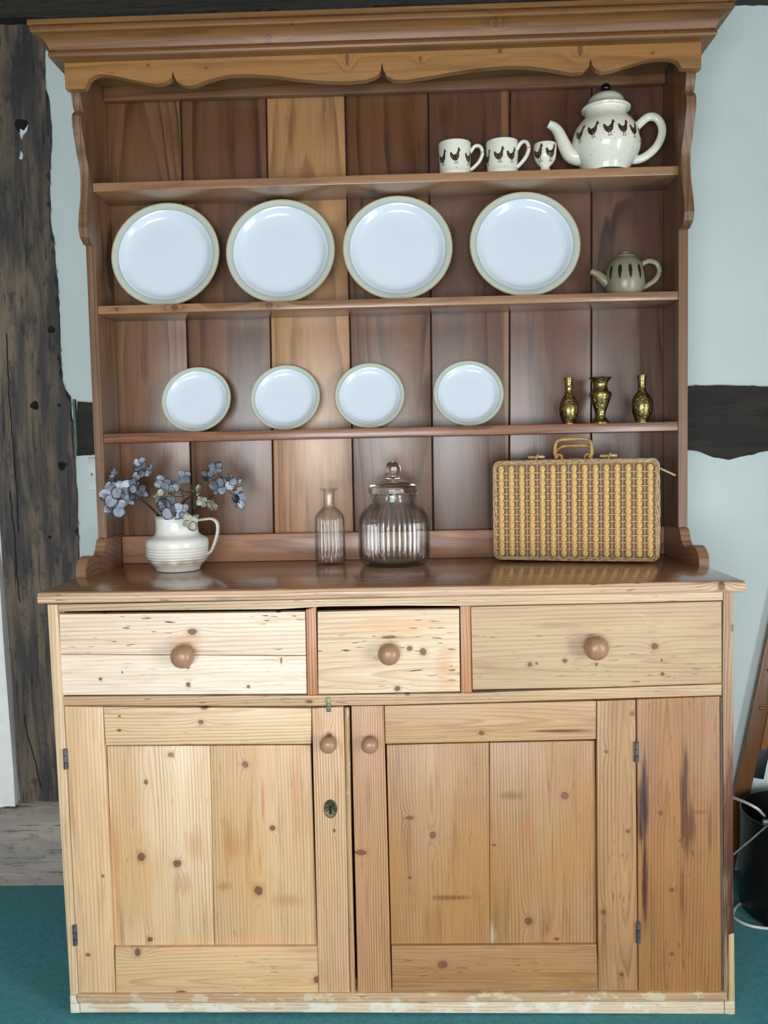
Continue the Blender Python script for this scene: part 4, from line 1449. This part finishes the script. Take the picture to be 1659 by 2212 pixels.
sprig('dried blue hydrangea sprig leaning out left of the jug', [(352, 1125, 0.0), (336, 1106, 0), (312, 1084, -.01), (290, 1066, -.012), (276, 1052, -.012)],
      [(305, 1003, -.012, 15, 0), (298, 1025, -.015, 15, 0), (323, 1017, -.01, 12, 0), (247, 1024, -.008, 11, 1), (240, 1044, -.008, 11, 1), (266, 1053, -.03, 15, 0), (290, 1047, -.03, 14, 1), (304, 1061, -.01, 15, 1),
       (241, 1068, -.03, 23, 0), (250, 1095, -.028, 21, 0), (278, 1079, 0, 16, 1)], [(262, 1036, 16, 10), (286, 1033, 10, 8)])
sprig('dried grey hydrangea head rising from the middle of the jug mouth', [(388, 1128, 0.0), (389, 1100, 0), (398, 1083, 0), (412, 1072, 0), (424, 1064, 0)],
      [(352, 1044, -.02, 16, 1), (346, 1072, -.02, 15, 2), (397, 1030, -.01, 16, 1), (372, 1052, -.012, 13, 1), (366, 1098, -.055, 24, 0), (392, 1104, -.058, 17, 0), (411, 1128, -.066, 15, 2), (428, 1060, 0, 12, 2), (436, 1083, -.01, 12, 2), (456, 1094, -.01, 13, 2)],
      [(398, 1058, 18, 11), (430, 1055, 20, 11), (412, 1086, 12, 10), (372, 1062, 8, 7)])
sprig('dried blue hydrangea sprig arching out right of the jug', [(404, 1125, .01), (424, 1102, .012), (446, 1082, .012), (468, 1064, .01), (484, 1046, .01)],
      [(467, 1012, 0, 14, 1), (449, 1028, -.005, 13, 1), (472, 1052, -.012, 18, 1), (495, 1040, -.01, 15, 0), (512, 1042, 0, 9, 0), (516, 1062, 0, 11, 1), (515, 1083, -.01, 15, 0)], [(472, 1034, 10, 8), (508, 1052, 8, 6)])

# ---------------------------------------------------------------- glass
N = NT('clear_glass')
N.set(col=(.985, .99, .99, 1), rough=.0, trans=1.0, ior=1.46)
GLASS = N.m
N = NT('thin_clear_glass')
frn = N.n.new('ShaderNodeFresnel'); frn.inputs['IOR'].default_value = 1.5
trn = N.n.new('ShaderNodeBsdfTransparent'); trn.inputs['Color'].default_value = (.965, .972, .975, 1)
lwt = N.n.new('ShaderNodeLayerWeight'); lwt.inputs['Blend'].default_value = .5     # longer path through the glass at the edges
N.put(trn.inputs['Color'], N.mix(N.math('POWER', lwt.outputs['Facing'], 2.2), (.985, .988, .988, 1), (.52, .55, .56, 1)))
gls = N.n.new('ShaderNodeBsdfGlossy'); gls.inputs['Roughness'].default_value = .03
mxs = N.n.new('ShaderNodeMixShader')
geo = N.n.new('ShaderNodeNewGeometry')
N.put(frn.inputs['IOR'], N.math('ADD', N.math('MULTIPLY', geo.outputs['Backfacing'], 1 / 1.5 - 1.5), 1.5))
N.put(mxs.inputs[0], N.math('ADD', N.math('MULTIPLY', frn.outputs[0], .85), .0, clamp=True))
N.t.links.new(trn.outputs[0], mxs.inputs[1]); N.t.links.new(gls.outputs[0], mxs.inputs[2])
N.t.links.new(mxs.outputs[0], N.out.inputs['Surface'])
N.n.remove(N.b)
THIN = N.m


def flute(n, amt, z0, z1, soft):
    def m(a, z):
        k = max(0, min(1, (z - z0) / soft)) * max(0, min(1, (z1 - z) / soft))
        return 1 + amt * k * (abs(math.cos(a * n / 2)) - .6)
    return m


def smooth_prof(p, n=4):
    return [(max(0, v[0]), v[2]) for v in spline([(a, 0, b) for a, b in p], n)]


bp = PZ(714.5, 1218.5, ZT)
S = mm(1, bp[1])
e = empty('glass_bottle', (bp[0], bp[1], ZT), 'small clear fluted glass bottle with a flared lip', 'bottle')
outer = [(0, 0), (30 * S, 0)] + smooth_prof([(32 * S, 2 * S), (32.5 * S, 10 * S), (32 * S, 60 * S), (31.5 * S, 96 * S), (29 * S, 108 * S), (22 * S, 118 * S), (14 * S, 124 * S), (12.2 * S, 130 * S), (12.2 * S, 158 * S)], 4) + [(13.5 * S, 160 * S), (18.5 * S, 162 * S), (19.5 * S, 164 * S), (18.5 * S, 166 * S), (13 * S, 166 * S)]
inner = [(10.3 * S, 158 * S), (10.3 * S, 130 * S)] + smooth_prof([(12.5 * S, 122.5 * S), (20 * S, 115.5 * S), (27 * S, 106 * S), (29.3 * S, 95 * S), (29.6 * S, 60 * S), (29.6 * S, 12 * S), (27 * S, 8 * S)], 4) + [(0, 9 * S)]
bm = bmesh.new(); lathe(bm, outer + inner, 144, lambda a, z, f1=flute(22, .09, 4 * S, 112 * S, 12 * S): f1(a, z))
mesh_obj('body', bm, THIN, e, 50)

bp = PZ(851.5, 1219, ZT)
JRY = min(bp[1], YB - .018 - .083)
S = mm(1, JRY)
e = empty('glass_jar', (on_shelf(851.5, JRY, ZT + .05), JRY, ZT), 'clear ribbed glass sweet jar with a domed lid and ball knob', 'jar')
outer = [(0, .0), (60 * S, .0)] + smooth_prof([(67 * S, 2 * S), (73 * S, 9 * S), (75.5 * S, 22 * S), (76.5 * S, 60 * S), (76 * S, 88 * S), (72 * S, 106 * S), (63 * S, 120 * S), (52 * S, 129 * S), (46 * S, 134 * S), (45 * S, 143 * S)], 5) + [(48 * S, 146 * S), (49 * S, 149 * S), (47 * S, 151 * S), (42 * S, 151 * S)]
inner = [(41.5 * S, 143 * S), (42.5 * S, 133 * S)] + smooth_prof([(49 * S, 126 * S), (60 * S, 117 * S), (69 * S, 104 * S), (72.5 * S, 88 * S), (73 * S, 60 * S), (72 * S, 22 * S), (69 * S, 13 * S), (60 * S, 9 * S)], 5) + [(0, 10 * S)]
bm = bmesh.new(); lathe(bm, outer + inner, 216, lambda a, z, f1=flute(36, .055, 6 * S, 128 * S, 14 * S): f1(a, z))
mesh_obj('body', bm, THIN, e, 50)
lidp = [(0, 160 * S), (38 * S, 158 * S), (39 * S, 148 * S), (40.5 * S, 148 * S), (40.5 * S, 152 * S), (50 * S, 152 * S)] + smooth_prof([(52 * S, 156 * S), (53.5 * S, 163 * S), (52 * S, 169 * S), (46 * S, 175 * S), (36 * S, 180 * S), (24 * S, 184 * S), (15.5 * S, 188 * S)], 4) + [(13.5 * S, 190 * S), (13.5 * S, 192 * S)]
ball = [(math.sin(t) * 17.5 * S, (206 - math.cos(t) * 17.5) * S) for t in [math.radians(a) for a in range(52, 181, 9)]]
ball[-1] = (0, ball[-1][1])
bm = bmesh.new(); lathe(bm, lidp + ball, 72)
mesh_obj('lid', bm, GLASS, e, 40)

# ---------------------------------------------------------------- wicker case
bl, br2 = PZ(1072, 1209, ZT), PZ(1404, 1216, ZT)
BW = .376
BHh = .238
ang = math.atan2(br2[1] - bl[1], br2[0] - bl[0]) * .8
fc = PZ(1241, 1215.5, ZT)
cx, cy = fc[0], fc[1]
case = empty('wicker_case', (cx, cy, ZT), 'woven cane and raffia hand case with a wrapped handle', 'basket', rz=ang)
CANE = plain('pale_cane', (206, 178, 140), .5, 0, .12, 60, .2, c2=(176, 144, 106), vstretch=(3, 3, 3))
CANE2 = plain('golden_cane', (190, 148, 88), .45, 0, .12, 60, .2, c2=(150, 108, 58))
RAFFIA = plain('golden_raffia', (242, 208, 140), .34, 0, .12, 500, .5, c2=(196, 152, 90))
LINING = plain('case_lining', (150, 122, 92), .8, 0, .12, 220, .6, c2=(118, 94, 70))
W2h, Z0, Z9 = BW / 2, .004, BHh
D1, D2 = .036, .072    # front half depth, total depth


def rrect(w, z0, z1, r, y, n=6):
    pts = []
    for (cx_, cz_, a0) in ((w - r, z1 - r, 0), (-w + r, z1 - r, 90), (-w + r, z0 + r, 180), (w - r, z0 + r, 270)):
        for k in range(n + 1):
            a = math.radians(a0 + 90 * k / n)
            pts.append(Vector((cx_ + r * math.cos(a), y, cz_ + r * math.sin(a))))
    return pts


def dense(P, step):
    out = []
    n = len(P)
    for i in range(n):
        a, b = P[i], P[(i + 1) % n]
        m = max(1, int((b - a).length / step))
        for k in range(m):
            out.append(a + (b - a) * (k / m))
    return out


# lining slabs (front half and back half)
for (y0, y1) in ((.0045, D1 - .001), (D1 + .001, D2)):
    bm = bmesh.new()
    P = [(p[0], p[2]) for p in rrect(W2h - .011, Z0 + .010, Z9 - .010, .006, 0)]
    prism(bm, P, y0, y1)
    mesh_obj('lining', bm, LINING, case)
# braided rims: four wavy canes round the front face, more round the sides
for lvl, (y, off, n) in enumerate(((.0, .0, 5), (D1 * .5, .002, 4), (D1, .0, 3), (D2 * .75, .002, 3), (D2 - .003, .0, 3))):
    for k in range(n):
        base = dense(rrect(W2h - .006, Z0 + .005, Z9 - .006, .014, y), .007)
        bm = bmesh.new()
        path = []
        m = len(base)
        c = Vector((0, y, (Z0 + Z9) / 2))
        for i, p in enumerate(base):
            t = i / m * 2 * math.pi
            q = (p - c)
            d = Vector((q[0] / W2h, 0, q[2] / (BHh / 2)))
            d.normalize()
            ph = t * 9 + k * 2 * math.pi / n
            path.append(p + d * (.0042 * math.sin(ph) + off) + Vector((0, .0030 * math.cos(ph), 0)))
        tube(bm, path, .0015, 6, 1.0, Vector((0, 1, 0)), closed=True)
        mesh_obj('rim_cane', bm, CANE, case, 60)
# grid of canes and raffia braids on the front
ncol, nrow = 15, 13
xs = [-W2h + .021 + (BW - .042) * i / (ncol - 1) for i in range(ncol)]
zlo, zhi = Z0 + .011, Z9 - .014
pitch = (zhi - zlo) / nrow
bm = bmesh.new()
tube(bm, [(0, 0, zlo - .003), (0, 0, (zlo + zhi) / 2), (0, 0, zhi + .003)], .0013, 6)
vm = mesh_obj('upright_cane', bm, CANE, case, 60)
vm.location = (xs[0] + (xs[1] - xs[0]) * .5, .0012, 0)
for i in range(1, ncol - 1):
    o = vm.copy(); COL.objects.link(o); o.parent = case
    o.location = (xs[i] + (xs[1] - xs[0]) * .5, .0012, 0)
bm = bmesh.new()
path = []
for i in range(ncol * 4 + 1):
    x = -W2h + .009 + (BW - .018) * i / (ncol * 4)
    path.append((x, -.0004 + .0012 * math.sin(i * math.pi / 2), 0))
tube(bm, path, .0012, 6)
hm = mesh_obj('cross_cane', bm, CANE, case, 60)
hm.location = (0, 0, zlo + pitch)
for i in range(2, nrow):
    o = hm.copy(); COL.objects.link(o); o.parent = case
    o.location = (0, 0, zlo + pitch * i)
bm = bmesh.new()
for stnd in range(4):
    path, rad = [], []
    for i in range(nrow * 12 + 1):
        t = i / 12
        fr2 = t - int(t) if i < nrow * 12 else 0
        bulge = .0016 + .0036 * math.sin(math.pi * fr2) ** .8
        a = t * 2 * math.pi * 1.5 + stnd * math.pi / 2
        path.append((bulge * math.cos(a), -.0006 + bulge * .55 * math.sin(a), zlo + pitch * t))
        rad.append(.0013 + .0006 * math.sin(math.pi * fr2))
    tube(bm, path, rad, 6)
rm = mesh_obj('raffia_braid', bm, RAFFIA, case, 60)
rm.location = (xs[0], .001, 0)
for i in range(1, ncol):
    o = rm.copy(); COL.objects.link(o); o.parent = case
    o.location = (xs[i], .001, 0)


# handles: two wrapped arches hung in cane rings
def case_handle(y, lean, h):
    g = group('handle', case, (-.002, y, Z9 - .002))
    w = .041
    P = spline([(-w + .006, 0, .006), (-w, lean * .3, .014), (-w + .002, lean * .75, h - .008), (-w + .014, lean, h), (0, lean, h + .001), (w - .014, lean, h), (w - .002, lean * .75, h - .008), (w, lean * .3, .014), (w - .006, 0, .006)], 10)
    bm = bmesh.new()
    tube(bm, P, [.0040 + .0006 * (i % 2) for i in range(len(P))], 9, 1, Vector((0, 1, .3)))
    mesh_obj('grip', bm, CANE2, g, 60)
    for sx in (-1, 1):
        bm = bmesh.new()
        ring = [Vector((sx * (w - .008) + .0075 * math.cos(t), .002 * math.sin(2 * t), .004 + .0095 * math.sin(t))) for t in [2 * math.pi * k / 18 for k in range(18)]]
        tube(bm, ring, .0020, 7, 1, Vector((0, 1, 0)), closed=True)
        mesh_obj('handle_ring', bm, CANE2, g, 60)


case_handle(.004, .004, .047)
case_handle(D1 + .012, .016, .032)
for x in (-.085, .078):
    g = group('fastening', case, (x, .006, Z9 - .004))
    bm = bmesh.new()
    ring = [Vector((.003 * math.sin(t), .007 * math.cos(t), .008 + .009 * math.sin(t))) for t in [2 * math.pi * k / 18 for k in range(18)]]
    tube(bm, ring, .0019, 7, 1, Vector((1, 0, 0)), closed=True)
    mesh_obj('loop', bm, CANE2, g, 60)
    bm = bmesh.new()
    tube(bm, spline([(-.020, .020, .010), (-.004, .012, .010), (.004, .010, .011), (.016, .016, .010)], 5), .0036, 8)
    mesh_obj('toggle', bm, CANE, g, 60)
bm = bmesh.new()
p0 = PY(1386, 1000, cy + .012) - case.location
p1 = PY(1459, 1027, cy - .0) - case.location
R_ = Matrix.Rotation(-ang, 3, 'Z')
tube(bm, spline([R_ @ p0, R_ @ ((p0 + p1) / 2 + Vector((0, 0, .003))), R_ @ p1], 5), .0026, 8)
mesh_obj('fastening_peg', bm, CANE, case, 60)

# ---------------------------------------------------------------- clutter on the right of the dresser
# folded wooden stand leaning on the wall
t0, m0 = PY(1664, 1400, .574), PY(1574, 1830, .568)
d = (t0 - m0)
d = d / d[2]
b0 = m0 - d * m0[2]
stand = empty('folding_stand', b0, 'folded varnished wooden stand leaning on the wall right of the dresser', 'stand')
M_LEG = wood('varnished_beech', (124, 84, 46), (84, 54, 28), 'z', .9, .2, .05, 120, rough=.3, seed=111)
M_LEG2 = wood('varnished_beech_pale', (150, 112, 62), (112, 78, 40), 'z', .95, .2, .05, 120, rough=.3, seed=112)
M_DARK = plain('black_metal', (22, 24, 26), .5)


def slat(name, off, w, t, z0, z1, mat):
    bm = bmesh.new()
    ax = Vector((1, 0, 0))
    n_ = d.normalized()
    ax = (ax - n_ * ax.dot(n_)).normalized()
    ay = n_.cross(ax)
    r = bmesh.ops.create_cube(bm, size=1)
    for v in r['verts']:
        c = v.co.copy()
        z = z0 if c[2] < 0 else z1
        v.co = d * z + ax * (off[0] + c[0] * w) + ay * (off[1] + c[1] * t)
    bmesh.ops.bevel(bm, geom=bm.edges[:], offset=.003, segments=2, profile=.5, affect='EDGES')
    return mesh_obj(name, bm, mat, stand, 40)


slat('leg', (.004, 0), .040, .018, .012, .86, M_LEG)
slat('outer_leg', (.040, .006), .036, .018, .36, .86, M_LEG)
slat('brace', (.033, -.004), .018, .016, .35, .56, M_LEG2)
slat('hinge_plate', (.040, .004), .030, .006, .27, .36, M_DARK)
BOLT = plain('brass_bolt', (190, 176, 130), .25, 1.0)
for z in (.555, .455, .20):
    p = d * z + Vector((.004, -.011, 0))
    bm = bmesh.new(); lathe(bm, [(0, .004), (.003, .0034), (.0048, .001), (.005, -.002)], 14, None, p, 'y')
    mesh_obj('bolt', bm, BOLT, stand, 50)

# black bucket
bx, by, brad = .992, .395, .142
bucket = empty('bucket', (bx, by, 0), 'black metal bucket with a wire handle on the carpet right of the dresser', 'bucket')
BLACK = plain('black_enamel', (14, 13, 13), .38, 0, .1, 40)
bm = bmesh.new()
lathe(bm, [(0, .002), (brad * .96, .001), (brad, .004), (brad * 1.02, .012), (brad * 1.01, .12), (brad * 1.0, .235), (brad * 1.015, .238), (brad * 1.015, .244), (brad * .99, .246), (brad * .98, .235), (brad * .98, .12), (brad * .97, .012), (0, .010)], 64)
mesh_obj('body', bm, BLACK, bucket, 40)
lug = PY(1624, 1790, by - .11) - Vector((bx, by, 0))
u_ = Vector((lug[0], lug[1], 0)).normalized()
lug = u_ * (brad * 1.01) + Vector((0, 0, lug[2]))
bm = bmesh.new()
box(bm, lug[0] - .011, lug[0] + .011, lug[1] - .006, lug[1] + .006, lug[2] - .008, lug[2] + .008, .003)
mesh_obj('handle_lug', bm, plain('dull_steel', (110, 108, 100), .4, 1.0), bucket, 40)
STEEL = plain('wire_steel', (200, 202, 204), .25, 1.0)
bm = bmesh.new()
e1 = PY(1583, 1848, by - .16) - Vector((bx, by, 0))
tube(bm, [lug + Vector((-.004, -.010, -.004)), (lug + e1) / 2 + Vector((0, -.006, 0)), e1], .0024, 8)
mesh_obj('wire_handle', bm, STEEL, bucket, 60)

# white cables
CABLE = plain('white_cable', (214, 214, 218), .4)
bm = bmesh.new()
tube(bm, spline([PZ(1602, 1950, .004), PZ(1594, 1956, .004), PZ(1586, 1966, .004), PZ(1584, 1978, .004), PZ(1592, 1987, .004), PZ(1612, 1997, .004), PZ(1640, 2003.5, .004), PZ(1680, 2006, .004), PZ(1740, 2003, .004)], 6), .0035, 8)
tag(mesh_obj('cable', bm, CABLE, None, 60), 'white cable curving across the carpet in front of the black bucket', 'cable')
bm = bmesh.new()
tube(bm, spline([PY(1540, 1716, .50), PY(1570, 1718, .42), PY(1586, 1724, .36), PY(1612, 1734, .32), PY(1636, 1747, .30), PY(1646, 1757, .33), PY(1651, 1763, .40)], 6), .0035, 8)
tag(mesh_obj('cable', bm, CABLE, None, 60), 'white cable hanging over the rim of the black bucket', 'cable')
